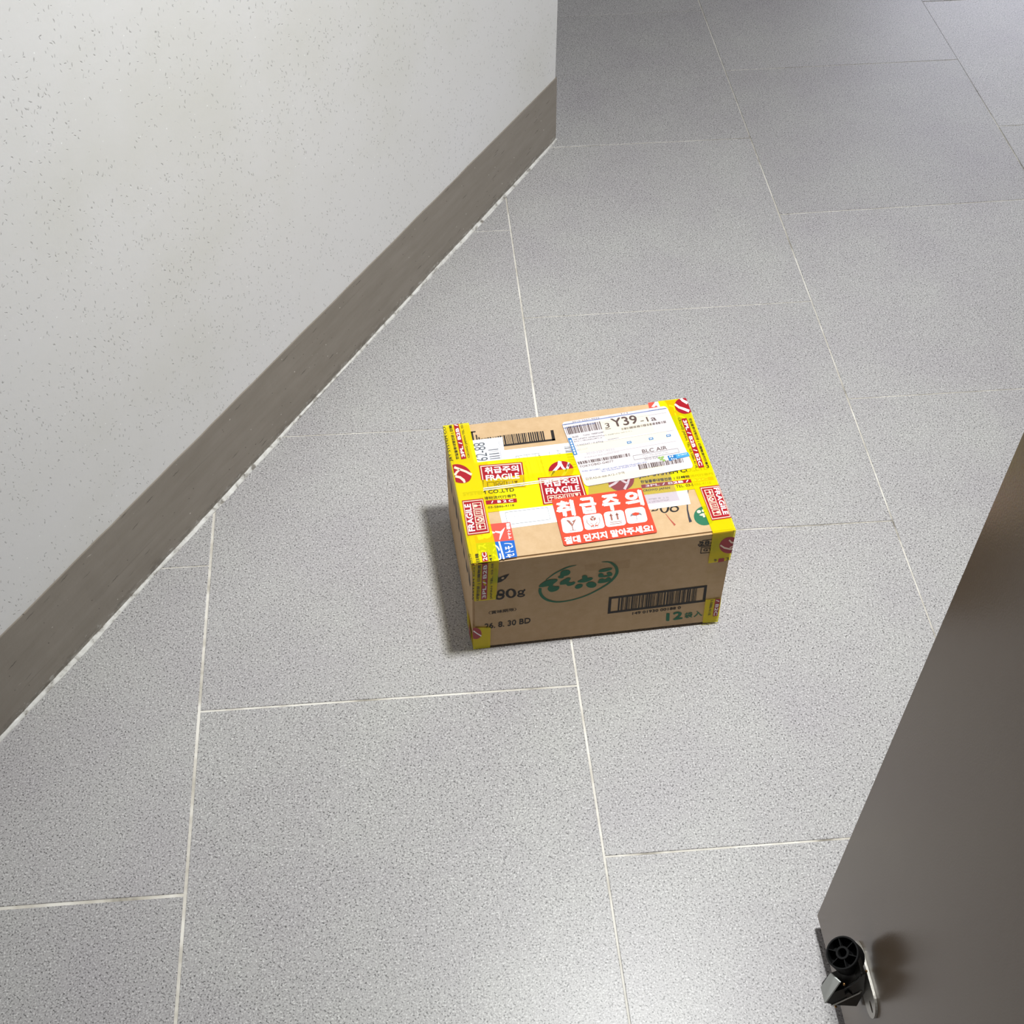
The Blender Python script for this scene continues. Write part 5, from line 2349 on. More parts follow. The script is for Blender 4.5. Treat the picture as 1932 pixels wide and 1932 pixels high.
2525 2619 2541 2620 2541 2437 2526 2436
@top shipping_label/barcode22 brownink 17
2855 2409 2862 2410 2863 2363 2856 2363
2869 2410 2877 2411 2878 2364 2870 2364
2893 2412 2900 2413 2901 2366 2894 2365
2907 2413 2922 2414 2923 2367 2908 2366
2929 2415 2937 2415 2937 2368 2930 2368
2944 2416 2951 2416 2952 2369 2945 2369
2959 2417 2966 2417 2967 2370 2959 2370
2982 2418 2990 2419 2990 2372 2983 2371
2997 2419 3012 2420 3012 2373 2997 2372
3019 2421 3038 2422 3038 2375 3019 2373
3045 2423 3053 2423 3053 2376 3046 2375
3060 2424 3067 2424 3068 2377 3060 2376
3075 2425 3090 2426 3090 2378 3075 2377
3097 2427 3104 2427 3104 2379 3097 2378
3120 2428 3135 2429 3135 2381 3120 2380
3142 2430 3157 2431 3157 2382 3142 2381
3165 2431 3172 2432 3172 2383 3164 2383
3188 2433 3195 2434 3195 2385 3188 2384
3203 2434 3210 2435 3210 2386 3202 2385
3226 2436 3241 2437 3241 2388 3226 2387
3249 2437 3268 2439 3267 2389 3248 2388
3284 2440 3291 2440 3291 2391 3283 2391
3299 2441 3313 2442 3313 2392 3298 2391
3330 2443 3337 2444 3336 2394 3329 2393
3344 2444 3364 2446 3363 2396 3343 2394
3380 2447 3387 2447 3386 2397 3379 2397
3395 2448 3414 2449 3413 2399 3393 2398
3421 2450 3429 2450 3427 2400 3420 2399
3445 2451 3464 2453 3463 2402 3443 2401
3472 2453 3479 2454 3477 2403 3470 2403
3486 2454 3506 2456 3504 2405 3485 2404
3513 2456 3520 2457 3519 2406 3511 2405
3537 2458 3544 2458 3542 2407 3535 2407
3551 2459 3559 2459 3557 2408 3550 2408
3575 2461 3590 2462 3588 2410 3573 2409
3597 2462 3612 2463 3610 2412 3595 2411
@top shipping_label/lettering cblue2 17
1942 2324 2001 2324 2022 1940 1958 1934
2870 2095 2944 2099 2944 2051 2869 2042
3241 2119 3316 2123 3315 2075 3239 2066
3540 2143 3615 2147 3613 2099 3537 2090
@top shipping_label/lettering white 18
1961 2277 1987 2277 1987 2265 1961 2265
1962 2249 1988 2250 1989 2238 1962 2238
1961 2265 1970 2265 1970 2250 1962 2249
1979 2265 1987 2265 1988 2250 1980 2250
1963 2220 1990 2221 1990 2209 1964 2208
1964 2193 1991 2194 1992 2182 1965 2181
1964 2208 1972 2209 1973 2193 1964 2193
1982 2209 1990 2209 1991 2194 1983 2193
1966 2164 1992 2164 1993 2153 1966 2152
1967 2136 1994 2137 1994 2126 1967 2125
1966 2152 1975 2152 1975 2137 1967 2136
1985 2153 1993 2153 1994 2137 1985 2137
1968 2107 1995 2109 1996 2097 1969 2096
1969 2080 1997 2082 1997 2070 1970 2069
1969 2096 1977 2096 1978 2081 1969 2080
1987 2097 1996 2097 1997 2082 1988 2081
1971 2051 1998 2053 1999 2041 1971 2040
1972 2024 2000 2026 2000 2014 1972 2013
1971 2040 1980 2040 1981 2025 1972 2024
1990 2041 1999 2041 2000 2026 1991 2025
1973 1995 2001 1997 2002 1986 1974 1984
1974 1968 2002 1970 2003 1959 1975 1957
1974 1984 1983 1984 1983 1969 1974 1968
1993 1985 2002 1986 2002 1970 1993 1970
2885 2080 2903 2081 2903 2076 2885 2075
2884 2065 2903 2066 2903 2061 2884 2059
2885 2075 2891 2075 2890 2065 2884 2065
2897 2076 2903 2076 2903 2066 2897 2066
2909 2082 2928 2083 2928 2079 2908 2077
2908 2067 2928 2069 2928 2064 2908 2062
2908 2077 2914 2077 2914 2067 2908 2067
2922 2078 2928 2079 2928 2069 2922 2068
3255 2104 3274 2106 3274 2101 3255 2099
3255 2089 3274 2091 3273 2085 3255 2084
3255 2099 3261 2100 3261 2089 3255 2089
3268 2100 3274 2101 3274 2091 3268 2090
3279 2106 3299 2108 3299 2103 3279 2101
3279 2091 3298 2093 3298 2088 3279 2086
3279 2101 3285 2102 3285 2092 3279 2091
3293 2102 3299 2103 3298 2093 3292 2092
3554 2128 3573 2129 3573 2124 3554 2123
3553 2112 3572 2114 3572 2109 3553 2107
3554 2123 3560 2123 3559 2113 3553 2112
3567 2124 3573 2124 3572 2114 3566 2114
3578 2130 3598 2131 3598 2126 3578 2125
3578 2115 3597 2117 3597 2112 3577 2110
3578 2125 3584 2125 3584 2115 3578 2115
3592 2126 3598 2126 3597 2117 3591 2116
@top shipping_label/lettering grey 17
3010-3257-9032	0	2091 2661 2552 2689 2090 2693
1/1	0	2930 2718 3039 2726 2928 2751
2022 2352 2027 2352 2028 2318 2023 2318
2027 2350 2040 2351 2040 2343 2027 2343
2028 2330 2041 2330 2041 2322 2028 2321
2035 2344 2040 2344 2041 2322 2036 2322
2047 2353 2053 2354 2054 2320 2049 2319
2054 2331 2066 2332 2067 2323 2054 2322
2073 2355 2079 2355 2080 2321 2075 2321
2079 2353 2092 2354 2092 2346 2079 2345
2079 2332 2092 2333 2093 2325 2080 2324
2087 2346 2092 2347 2093 2325 2088 2325
2099 2356 2104 2356 2106 2322 2101 2322
2104 2355 2117 2355 2118 2347 2105 2347
2105 2334 2118 2334 2119 2326 2106 2325
2113 2348 2118 2348 2119 2327 2114 2326
2203 2363 2207 2363 2208 2333 2204 2333
2207 2362 2217 2362 2217 2355 2207 2355
2222 2364 2226 2365 2227 2334 2224 2334
2227 2345 2237 2345 2237 2337 2227 2337
2242 2366 2246 2366 2247 2336 2243 2335
2247 2346 2257 2346 2257 2339 2247 2338
2253 2358 2256 2359 2257 2339 2254 2339
2262 2367 2266 2367 2267 2337 2263 2337
2266 2366 2276 2366 2276 2359 2266 2359
2273 2360 2276 2360 2277 2341 2273 2340
2282 2368 2286 2368 2287 2338 2283 2338
2287 2348 2297 2349 2297 2341 2287 2341
2293 2361 2296 2361 2297 2342 2293 2342
2302 2369 2306 2370 2307 2339 2303 2339
2307 2349 2316 2350 2317 2342 2307 2342
2342 2372 2346 2372 2347 2342 2343 2341
2346 2370 2356 2371 2356 2364 2346 2363
2362 2373 2366 2373 2366 2343 2362 2343
2366 2372 2375 2372 2376 2365 2366 2365
2366 2353 2376 2354 2376 2346 2366 2345
2372 2366 2376 2366 2376 2347 2373 2346
2381 2374 2385 2375 2386 2344 2382 2344
2385 2373 2395 2374 2396 2367 2386 2366
2386 2354 2396 2355 2396 2347 2386 2347
2392 2367 2396 2367 2396 2348 2393 2348
2401 2376 2405 2376 2406 2345 2402 2345
2405 2374 2415 2375 2415 2368 2406 2367
2406 2356 2416 2356 2416 2349 2406 2348
2412 2368 2415 2368 2416 2349 2412 2349
2421 2377 2425 2377 2426 2347 2422 2346
2425 2375 2435 2376 2435 2369 2425 2368
2426 2357 2436 2357 2436 2350 2426 2349
2432 2369 2435 2370 2436 2350 2432 2350
2441 2378 2445 2378 2446 2348 2442 2348
2445 2377 2455 2377 2455 2370 2445 2370
2461 2379 2465 2379 2466 2349 2462 2349
2466 2359 2476 2360 2476 2352 2466 2352
2472 2372 2475 2372 2476 2353 2472 2353
2481 2380 2485 2381 2486 2350 2482 2350
2485 2361 2495 2361 2496 2353 2486 2353
2501 2382 2505 2382 2506 2351 2502 2351
2505 2380 2515 2381 2515 2374 2505 2373
2505 2362 2515 2362 2516 2355 2506 2354
2511 2374 2515 2375 2516 2355 2512 2355
2521 2383 2525 2383 2526 2353 2522 2352
2525 2382 2535 2382 2535 2375 2525 2375
2525 2363 2535 2364 2535 2356 2525 2355
2531 2376 2535 2376 2535 2357 2532 2356
2541 2384 2545 2384 2545 2354 2541 2354
2545 2383 2555 2383 2555 2376 2545 2376
2028 2290 2031 2290 2032 2266 2029 2266
2032 2274 2040 2275 2040 2269 2032 2268
2037 2284 2039 2284 2040 2269 2037 2269
2044 2291 2047 2291 2048 2267 2045 2267
2047 2275 2055 2276 2055 2269 2048 2269
2059 2292 2062 2292 2063 2268 2060 2268
2062 2291 2070 2291 2070 2285 2063 2285
2063 2276 2071 2276 2071 2270 2063 2270
2068 2286 2070 2286 2071 2271 2068 2271
2075 2293 2078 2293 2079 2269 2076 2268
2078 2291 2086 2292 2086 2286 2078 2286
2078 2277 2086 2277 2086 2271 2079 2271
2083 2287 2086 2287 2086 2271 2084 2271
2106 2294 2109 2294 2110 2270 2107 2270
2109 2278 2117 2279 2117 2272 2110 2272
2114 2288 2117 2288 2117 2273 2114 2273
2121 2295 2124 2295 2125 2271 2122 2271
2125 2279 2133 2279 2133 2273 2125 2273
2137 2296 2140 2296 2141 2272 2137 2271
2140 2294 2147 2295 2148 2289 2140 2289
2140 2280 2148 2280 2148 2274 2140 2274
2145 2290 2148 2290 2148 2274 2145 2274
2152 2296 2155 2296 2156 2272 2153 2272
2155 2295 2163 2296 2163 2290 2155 2290
2168 2297 2171 2297 2171 2273 2168 2273
2171 2281 2179 2282 2179 2275 2171 2275
2176 2291 2179 2291 2179 2276 2176 2276
2183 2298 2186 2298 2187 2274 2184 2274
2186 2297 2194 2297 2194 2291 2186 2291
2187 2282 2194 2282 2195 2276 2187 2276
2191 2292 2194 2292 2195 2277 2192 2277
2198 2299 2202 2299 2202 2275 2199 2274
2202 2297 2209 2298 2210 2292 2202 2292
2207 2293 2210 2293 2210 2277 2207 2277
2214 2299 2217 2299 2218 2275 2215 2275
2217 2298 2225 2299 2225 2293 2217 2293
2229 2300 2233 2300 2233 2276 2230 2276
2233 2284 2241 2285 2241 2278 2233 2278
2238 2294 2241 2294 2241 2279 2238 2279
2245 2301 2248 2301 2249 2277 2246 2277
2248 2300 2256 2300 2256 2294 2248 2294
2253 2295 2256 2295 2257 2280 2254 2280
2276 2302 2279 2302 2280 2278 2277 2278
2280 2286 2287 2287 2288 2281 2280 2280
2284 2296 2287 2296 2288 2281 2285 2281
2291 2303 2295 2303 2295 2279 2292 2279
2295 2287 2303 2288 2303 2281 2295 2281
2307 2304 2310 2304 2311 2280 2308 2280
2310 2303 2318 2303 2318 2297 2310 2297
2311 2288 2318 2288 2319 2282 2311 2282
2315 2298 2318 2298 2318 2283 2316 2283
2322 2305 2326 2305 2326 2280 2323 2280
2326 2303 2333 2304 2334 2298 2326 2298
2338 2305 2341 2305 2342 2281 2339 2281
2341 2304 2349 2305 2349 2299 2341 2299
2342 2289 2349 2290 2350 2284 2342 2283
2346 2299 2349 2299 2350 2284 2347 2284
2353 2306 2357 2306 2357 2282 2354 2282
2357 2305 2364 2305 2365 2300 2357 2299
2357 2290 2365 2291 2365 2284 2357 2284
2362 2300 2365 2300 2365 2285 2362 2285
2369 2307 2372 2307 2373 2283 2370 2283
2372 2306 2380 2306 2380 2300 2372 2300
2373 2291 2380 2291 2381 2285 2373 2285
2377 2301 2380 2301 2381 2286 2378 2286
2385 2308 2388 2308 2388 2283 2385 2283
2388 2292 2396 2292 2396 2286 2388 2286
2400 2308 2403 2308 2404 2284 2401 2284
2404 2292 2411 2293 2412 2287 2404 2286
2408 2302 2411 2302 2412 2287 2409 2287
2416 2309 2419 2309 2419 2285 2416 2285
2419 2293 2427 2294 2427 2287 2419 2287
2431 2310 2434 2310 2435 2286 2432 2286
2435 2294 2442 2294 2443 2288 2435 2288
2439 2304 2442 2304 2443 2289 2440 2289
2447 2311 2450 2311 2450 2286 2447 2286
2450 2295 2458 2295 2458 2289 2450 2289
2455 2305 2458 2305 2458 2289 2455 2289
2462 2311 2465 2312 2466 2287 2463 2287
2466 2295 2474 2296 2474 2290 2466 2289
2478 2312 2481 2312 2482 2288 2478 2288
2481 2296 2489 2297 2489 2290 2481 2290
2493 2313 2496 2313 2497 2289 2494 2289
2496 2312 2504 2312 2504 2306 2497 2306
2497 2297 2505 2297 2505 2291 2497 2291
2502 2307 2504 2307 2505 2292 2502 2292
2027 2242 2030 2243 2031 2219 2028 2218
2031 2241 2038 2242 2039 2236 2031 2236
2031 2227 2039 2227 2039 2221 2031 2221
2036 2237 2039 2237 2039 2221 2036 2221
2043 2243 2046 2243 2047 2219 2044 2219
2047 2227 2055 2228 2055 2222 2047 2221
2059 2244 2062 2244 2063 2220 2060 2220
2062 2243 2070 2243 2070 2238 2062 2237
2074 2245 2077 2245 2078 2221 2075 2221
2077 2244 2085 2244 2085 2238 2078 2238
2090 2245 2093 2246 2094 2221 2091 2221
2094 2230 2101 2230 2102 2224 2094 2223
2106 2246 2109 2246 2110 2222 2106 2222
2109 2245 2117 2245 2117 2240 2109 2239
2137 2248 2140 2248 2141 2224 2138 2224
2141 2232 2148 2232 2149 2226 2141 2226
2168 2249 2171 2249 2172 2225 2169 2225
2171 2248 2179 2248 2179 2243 2172 2242
2184 2250 2187 2250 2188 2226 2185 2226
2187 2249 2195 2249 2195 2243 2187 2243
2188 2234 2195 2234 2196 2228 2188 2228
2192 2244 2195 2244 2196 2229 2193 2229
2200 2251 2203 2251 2204 2227 2200 2226
2203 2249 2211 2250 2211 2244 2203 2244
2203 2235 2211 2235 2211 2229 2203 2229
2208 2245 2211 2245 2211 2229 2208 2229
2215 2251 2218 2251 2219 2227 2216 2227
2219 2235 2227 2236 2227 2230 2219 2229
2231 2252 2234 2252 2235 2228 2232 2228
2235 2236 2242 2237 2243 2230 2235 2230
2247 2253 2250 2253 2250 2229 2247 2229
2250 2237 2258 2237 2258 2231 2250 2231
2262 2254 2265 2254 2266 2230 2263 2229
2265 2252 2273 2253 2273 2247 2266 2247
2266 2238 2274 2238 2274 2232 2266 2232
2271 2248 2273 2248 2274 2232 2271 2232
2278 2254 2281 2254 2282 2230 2279 2230
2282 2238 2289 2239 2290 2233 2282 2232
2294 2255 2297 2255 2298 2231 2294 2231
2297 2254 2305 2254 2305 2249 2297 2248
2297 2239 2305 2239 2305 2233 2297 2233
2302 2249 2305 2249 2305 2234 2302 2234
2309 2256 2312 2256 2313 2232 2310 2232
2312 2255 2320 2255 2320 2249 2313 2249
2318 2250 2320 2250 2321 2235 2318 2234
2325 2256 2328 2257 2329 2232 2326 2232
2329 2241 2336 2241 2337 2235 2329 2234
2341 2257 2344 2257 2345 2233 2341 2233
2344 2241 2352 2242 2352 2236 2344 2235
2356 2258 2360 2258 2360 2234 2357 2234
2360 2242 2368 2242 2368 2236 2360 2236
2372 2259 2375 2259 2376 2235 2373 2234
2375 2258 2383 2258 2383 2252 2375 2252
2376 2243 2384 2243 2384 2237 2376 2237
2380 2253 2383 2253 2384 2238 2381 2237
2388 2259 2391 2260 2392 2235 2388 2235
2391 2258 2399 2259 2399 2253 2391 2253
2391 2244 2399 2244 2399 2238 2392 2237
2396 2253 2399 2254 2399 2238 2397 2238
2403 2260 2407 2260 2407 2236 2404 2236
2407 2259 2415 2259 2415 2254 2407 2253
2419 2261 2422 2261 2423 2237 2420 2237
2422 2260 2430 2260 2430 2255 2423 2254
2435 2262 2438 2262 2439 2238 2436 2237
2439 2246 2446 2246 2447 2240 2439 2240
2443 2256 2446 2256 2447 2240 2444 2240
2466 2263 2470 2263 2470 2239 2467 2239
2470 2247 2478 2248 2478 2241 2470 2241
2482 2264 2485 2264 2486 2240 2483 2240
2485 2263 2493 2263 2493 2257 2485 2257
2486 2248 2494 2248 2494 2242 2486 2242
2490 2258 2493 2258 2494 2243 2491 2243
2511 2301 2514 2301 2514 2277 2511 2276
2514 2285 2522 2285 2522 2279 2514 2279
2526 2302 2529 2302 2530 2278 2527 2277
2529 2301 2537 2301 2537 2295 2530 2295
2535 2296 2537 2296 2538 2281 2535 2281
2542 2303 2545 2303 2546 2279 2543 2278
2545 2287 2553 2287 2553 2281 2546 2281
2558 2304 2561 2304 2561 2280 2558 2279
2561 2303 2569 2303 2569 2298 2561 2297
2573 2305 2576 2305 2577 2281 2574 2280
2577 2289 2585 2289 2585 2283 2577 2283
2605 2307 2608 2307 2608 2283 2605 2283
2608 2306 2616 2306 2616 2301 2608 2300
2608 2291 2616 2291 2616 2285 2608 2285
2613 2301 2616 2301 2616 2286 2613 2286
2620 2308 2624 2308 2624 2284 2621 2284
2624 2292 2632 2292 2632 2286 2624 2286
2636 2309 2639 2309 2640 2285 2637 2285
2639 2308 2647 2308 2647 2303 2639 2302
2640 2293 2648 2293 2648 2287 2640 2287
2645 2303 2647 2303 2648 2288 2645 2288
2652 2310 2655 2310 2656 2286 2652 2286
2655 2294 2663 2294 2663 2288 2656 2288
2660 2304 2663 2304 2663 2289 2661 2289
2668 2311 2671 2311 2671 2287 2668 2287
2671 2310 2679 2310 2679 2305 2671 2304
2671 2295 2679 2296 2679 2289 2671 2289
2676 2305 2679 2305 2679 2290 2676 2290
2683 2312 2687 2312 2687 2288 2684 2288
2687 2311 2694 2311 2695 2306 2687 2305
2687 2296 2695 2297 2695 2290 2687 2290
2692 2306 2695 2306 2695 2291 2692 2291
2699 2313 2702 2313 2703 2289 2700 2289
2702 2312 2710 2312 2710 2307 2702 2306
2715 2314 2718 2314 2719 2290 2715 2290
2718 2313 2726 2313 2726 2308 2718 2307
2731 2315 2734 2315 2734 2291 2731 2291
2734 2299 2742 2300 2742 2293 2734 2293
2746 2316 2750 2316 2750 2292 2747 2292
2750 2315 2757 2315 2758 2310 2750 2309
2755 2310 2758 2310 2758 2295 2755 2295
2762 2317 2765 2317 2766 2293 2763 2293
2766 2301 2773 2302 2774 2296 2766 2295
2778 2318 2781 2318 2781 2294 2778 2294
2781 2302 2789 2303 2789 2297 2781 2296
2794 2319 2797 2319 2797 2295 2794 2295
2797 2303 2805 2304 2805 2298 2797 2297
2825 2321 2828 2321 2829 2297 2826 2297
2829 2305 2836 2306 2837 2300 2829 2299
2841 2322 2844 2322 2844 2298 2841 2298
2844 2306 2852 2307 2852 2301 2844 2300
2849 2316 2852 2317 2852 2301 2849 2301
2857 2323 2860 2323 2860 2299 2857 2299
2860 2307 2868 2308 2868 2302 2860 2301
2872 2324 2876 2324 2876 2300 2873 2300
2876 2323 2884 2324 2884 2318 2876 2318
2876 2308 2884 2309 2884 2303 2876 2302
2881 2318 2884 2319 2884 2303 2881 2303
2904 2326 2907 2327 2908 2302 2904 2302
2907 2325 2915 2326 2915 2320 2907 2320
2920 2327 2923 2328 2923 2303 2920 2303
2923 2311 2931 2312 2931 2306 2923 2305
2928 2321 2931 2322 2931 2306 2928 2306
2951 2329 2955 2330 2955 2305 2952 2305
2955 2328 2962 2329 2963 2323 2955 2323
2967 2330 2970 2331 2971 2306 2968 2306
2970 2329 2978 2330 2978 2324 2970 2324
2976 2325 2978 2325 2979 2309 2976 2309
2999 2333 3002 2333 3002 2308 2999 2308
3002 2317 3010 2317 3010 2311 3002 2310
2579 2193 2581 2194 2582 2177 2580 2177
2581 2193 2587 2193 2587 2189 2581 2189
2582 2182 2587 2183 2587 2179 2582 2178
2585 2189 2587 2190 2587 2179 2585 2179
2590 2194 2592 2195 2593 2178 2590 2178
2593 2183 2598 2184 2598 2180 2593 2179
2601 2195 2603 2196 2604 2179 2601 2179
2604 2184 2609 2185 2609 2181 2604 2180
2612 2197 2614 2197 2615 2180 2612 2180
2614 2196 2620 2196 2620 2192 2614 2192
2623 2198 2625 2198 2626 2181 2623 2181
2626 2187 2631 2187 2631 2183 2626 2182
2634 2199 2636 2199 2637 2182 2634 2182
2637 2188 2642 2188 2642 2184 2637 2183
2640 2195 2642 2195 2642 2184 2640 2184
2645 2200 2647 2200 2648 2183 2645 2183
2647 2199 2653 2199 2653 2196 2647 2195
2656 2201 2658 2201 2659 2184 2656 2184
2658 2200 2664 2200 2664 2197 2658 2196
2659 2190 2664 2190 2664 2186 2659 2185
2662 2197 2664 2197 2664 2186 2662 2186
2667 2202 2669 2202 2670 2185 2667 2185
2670 2191 2675 2191 2675 2187 2670 2186
2678 2203 2680 2203 2681 2186 2678 2186
2680 2202 2686 2203 2686 2199 2680 2198
2684 2199 2686 2199 2686 2188 2684 2188
2689 2204 2691 2204 2692 2187 2689 2187
2692 2193 2697 2193 2697 2189 2692 2188
2695 2200 2697 2200 2697 2189 2695 2189
2700 2205 2702 2205 2703 2188 2701 2188
2703 2194 2708 2194 2708 2190 2703 2190
2711 2206 2713 2206 2714 2189 2712 2189
2713 2205 2719 2206 2719 2202 2713 2201
2717 2202 2719 2202 2719 2191 2717 2191
2722 2207 2724 2207 2725 2190 2723 2190
2725 2196 2730 2196 2730 2192 2725 2192
2733 2208 2735 2208 2736 2191 2734 2191
2735 2207 2741 2208 2741 2204 2736 2203
2744 2209 2746 2209 2747 2192 2745 2192
2747 2198 2752 2198 2752 2194 2747 2194
2755 2210 2757 2210 2758 2193 2756 2193
2758 2199 2763 2200 2763 2195 2758 2195
15400347 / 0.65kg	0	2038 2111 2494 2140 2036 2154
2895 1765 3649 1811 3650 1818 2896 1772
3647 1813 3651 1724 3656 1726 3652 1815
3654 1728 2897 1680 2897 1673 3653 1721
2900 1677 2898 1769 2893 1767 2894 1676
3010-324	0	3057 1634 3279 1649 3058 1685
@top shipping_label/barcode23 brownink 17
1987 1781 2003 1782 2013 1720 1997 1719
2011 1782 2019 1783 2028 1721 2021 1720
2027 1783 2048 1785 2057 1722 2036 1721
2065 1786 2081 1787 2090 1724 2074 1723
2089 1787 2097 1788 2106 1725 2098 1724
2105 1788 2126 1790 2134 1727 2114 1725
2134 1790 2142 1791 2150 1727 2142 1727
2160 1792 2168 1792 2175 1729 2167 1728
2176 1793 2184 1793 2191 1730 2183 1729
2202 1795 2222 1796 2229 1732 2209 1731
2230 1796 2251 1798 2258 1734 2237 1732
2259 1798 2267 1799 2273 1734 2266 1734
2275 1799 2283 1800 2289 1735 2281 1735
2291 1800 2299 1801 2305 1736 2297 1736
2308 1801 2324 1802 2329 1738 2313 1737
2332 1803 2348 1804 2353 1739 2337 1738
2356 1804 2364 1805 2369 1740 2361 1739
2382 1806 2390 1807 2394 1741 2386 1741
2407 1808 2428 1809 2432 1744 2411 1742
2436 1810 2444 1810 2448 1744 2440 1744
2452 1811 2468 1812 2472 1746 2456 1745
2477 1812 2485 1813 2488 1747 2480 1746
2493 1813 2501 1814 2503 1748 2496 1747
2518 1815 2526 1815 2529 1749 2521 1749
2535 1816 2551 1817 2553 1750 2537 1749
2559 1817 2567 1818 2569 1751 2561 1751
2575 1818 2591 1819 2592 1753 2577 1752
2599 1820 2620 1821 2621 1754 2600 1753
2628 1822 2644 1823 2645 1756 2629 1755
2652 1823 2660 1824 2661 1757 2653 1756
2669 1824 2690 1826 2690 1758 2669 1757
2698 1826 2714 1827 2713 1760 2698 1759
2722 1828 2730 1828 2729 1760 2721 1760
2748 1830 2756 1830 2755 1762 2747 1761
2774 1831 2782 1832 2780 1763 2772 1763
2790 1832 2811 1834 2809 1765 2788 1764
2829 1835 2837 1835 2835 1767 2827 1766
2845 1836 2853 1836 2851 1767 2843 1767
@top shipping_label/barcode24 brownink 17
2929 1566 2952 1567 2949 1451 2926 1449
2961 1567 2970 1567 2967 1452 2958 1451
2979 1567 2988 1567 2985 1453 2976 1453
2997 1568 3006 1568 3003 1454 2994 1454
3015 1568 3033 1569 3030 1456 3012 1455
3042 1569 3065 1569 3062 1458 3039 1457
3085 1570 3094 1570 3091 1460 3082 1459
3103 1570 3112 1571 3109 1461 3100 1461
3132 1571 3155 1572 3152 1464 3129 1462
3164 1572 3188 1573 3184 1466 3161 1465
3197 1573 3215 1573 3211 1468 3193 1467
3224 1574 3242 1574 3238 1470 3220 1468
3251 1574 3260 1574 3256 1471 3247 1470
3269 1575 3278 1575 3274 1472 3265 1471
3287 1575 3305 1576 3301 1474 3283 1472
3314 1576 3323 1576 3319 1475 3310 1474
3332 1576 3341 1577 3337 1476 3328 1475
3350 1577 3359 1577 3355 1477 3346 1477
3379 1577 3397 1578 3393 1480 3375 1478
3406 1578 3424 1579 3420 1481 3402 1480
3433 1579 3442 1579 3438 1483 3429 1482
3462 1580 3471 1580 3467 1484 3458 1484
3480 1580 3498 1581 3494 1486 3476 1485
3518 1581 3527 1581 3523 1488 3514 1488
3536 1581 3559 1582 3556 1490 3532 1489
3568 1582 3577 1583 3574 1491 3565 1491
3586 1583 3595 1583 3592 1493 3583 1492
3604 1583 3622 1584 3619 1494 3601 1493
3631 1584 3640 1584 3637 1496 3628 1495
3660 1585 3669 1585 3666 1497 3657 1497
@top shipping_label/lettering leaf 18
3331 1662 3322 1644 3303 1633 3285 1637 3278 1653 3287 1672 3306 1682 3324 1678
3389 1666 3379 1649 3357 1639 3335 1641 3327 1654 3337 1671 3359 1682 3381 1679
3365 1623 3354 1606 3328 1595 3303 1597 3294 1610 3305 1627 3331 1638 3356 1637
3389 1592 3381 1573 3362 1563 3344 1566 3337 1582 3346 1601 3365 1612 3383 1608
@top shipping_label/lettering cblue2 18
3443 1675 3790 1702 3799 1615 3445 1561
@top shipping_label/lettering skyblue 19
3577 1684 3789 1701 3799 1615 3580 1596
@top shipping_label/lettering white 20
3493 1646 3485 1632 3474 1628 3466 1635 3466 1650 3474 1664 3485 1669 3493 1661
3532 1648 3525 1634 3513 1630 3505 1637 3505 1652 3513 1666 3524 1671 3532 1663
3486 1607 3503 1609 3503 1580 3486 1578
3520 1601 3537 1603 3537 1575 3520 1573
3554 1596 3571 1598 3571 1569 3554 1567
3610 1666 3613 1667 3613 1644 3610 1643
3613 1665 3621 1666 3621 1661 3613 1660
3626 1668 3629 1668 3629 1645 3625 1645
3629 1667 3637 1668 3637 1662 3629 1661
3629 1653 3637 1654 3636 1648 3629 1647
3634 1662 3637 1663 3636 1648 3634 1648
3657 1671 3661 1671 3660 1648 3657 1648
3660 1670 3668 1670 3668 1665 3660 1664
3673 1672 3676 1672 3676 1649 3673 1649
3676 1657 3684 1658 3684 1652 3676 1651
3689 1673 3692 1674 3692 1651 3688 1651
3692 1673 3700 1673 3700 1668 3692 1667
3692 1659 3700 1659 3700 1654 3692 1653
3697 1668 3700 1668 3700 1654 3697 1654
3705 1675 3708 1675 3707 1652 3704 1652
3708 1660 3715 1661 3715 1655 3707 1654
3721 1676 3724 1677 3723 1654 3720 1653
3724 1675 3732 1676 3731 1671 3724 1670
3736 1678 3740 1678 3739 1655 3736 1655
3739 1663 3747 1664 3747 1658 3739 1657
3744 1673 3747 1673 3747 1658 3744 1658
3752 1679 3755 1680 3755 1657 3752 1656
3755 1678 3763 1679 3763 1674 3755 1673
@top handling_sticker/lettering orange 15
1419 1022 1422 1035 1428 1046 1439 1054 1451 1057 2837 1074 2849 1072 2859 1065 2867 1054 2869 1041 2886 163 2884 150 2877 140 2866 133 2854 130 1452 102 1440 105 1430 111 1423 122 1420 134
@top handling_sticker/lettering white 17
취	0.05	1456 678 1714 682 1472 985
급	0.05	1831 688 2070 689 1843 992
주	0.05	2182 681 2441 686 2198 992
의	0.05	2557 712 2813 719 2573 1013
절대 던지지 말아주세요!	0.045	1451 129 2831 167 1460 263
@top handling_sticker/symbol0 white 17
1476 594 1481 615 1494 634 1513 646 1535 650 1732 653 1753 649 1771 636 1782 618 1786 596 1780 396 1775 375 1762 357 1743 345 1721 341 1518 342 1497 347 1479 359 1467 377 1464 398
@top handling_sticker/symbol0 brownred 18
1557 598 1588 598 1629 558 1667 574 1718 599 1631 465 1619 465
1618 471 1614 385 1629 385 1632 471
1570 374 1672 374 1672 383 1571 383
@top handling_sticker/symbol0 white 19
1637 598 1662 599 1638 552 1659 539 1626 496 1634 533 1613 545
@top handling_sticker/symbol1 white 17
1820 595 1825 616 1838 634 1856 646 1878 650 2071 654 2092 651 2109 639 2121 621 2124 600 2119 405 2114 385 2102 367 2083 355 2061 351 1861 352 1839 357 1822 368 1811 385 1808 406
@top handling_sticker/symbol1 brownred 18
1929 591 1973 616 2017 592 2015 541 1968 513 1926 540
1868 566 1861 493 1870 496 1877 566
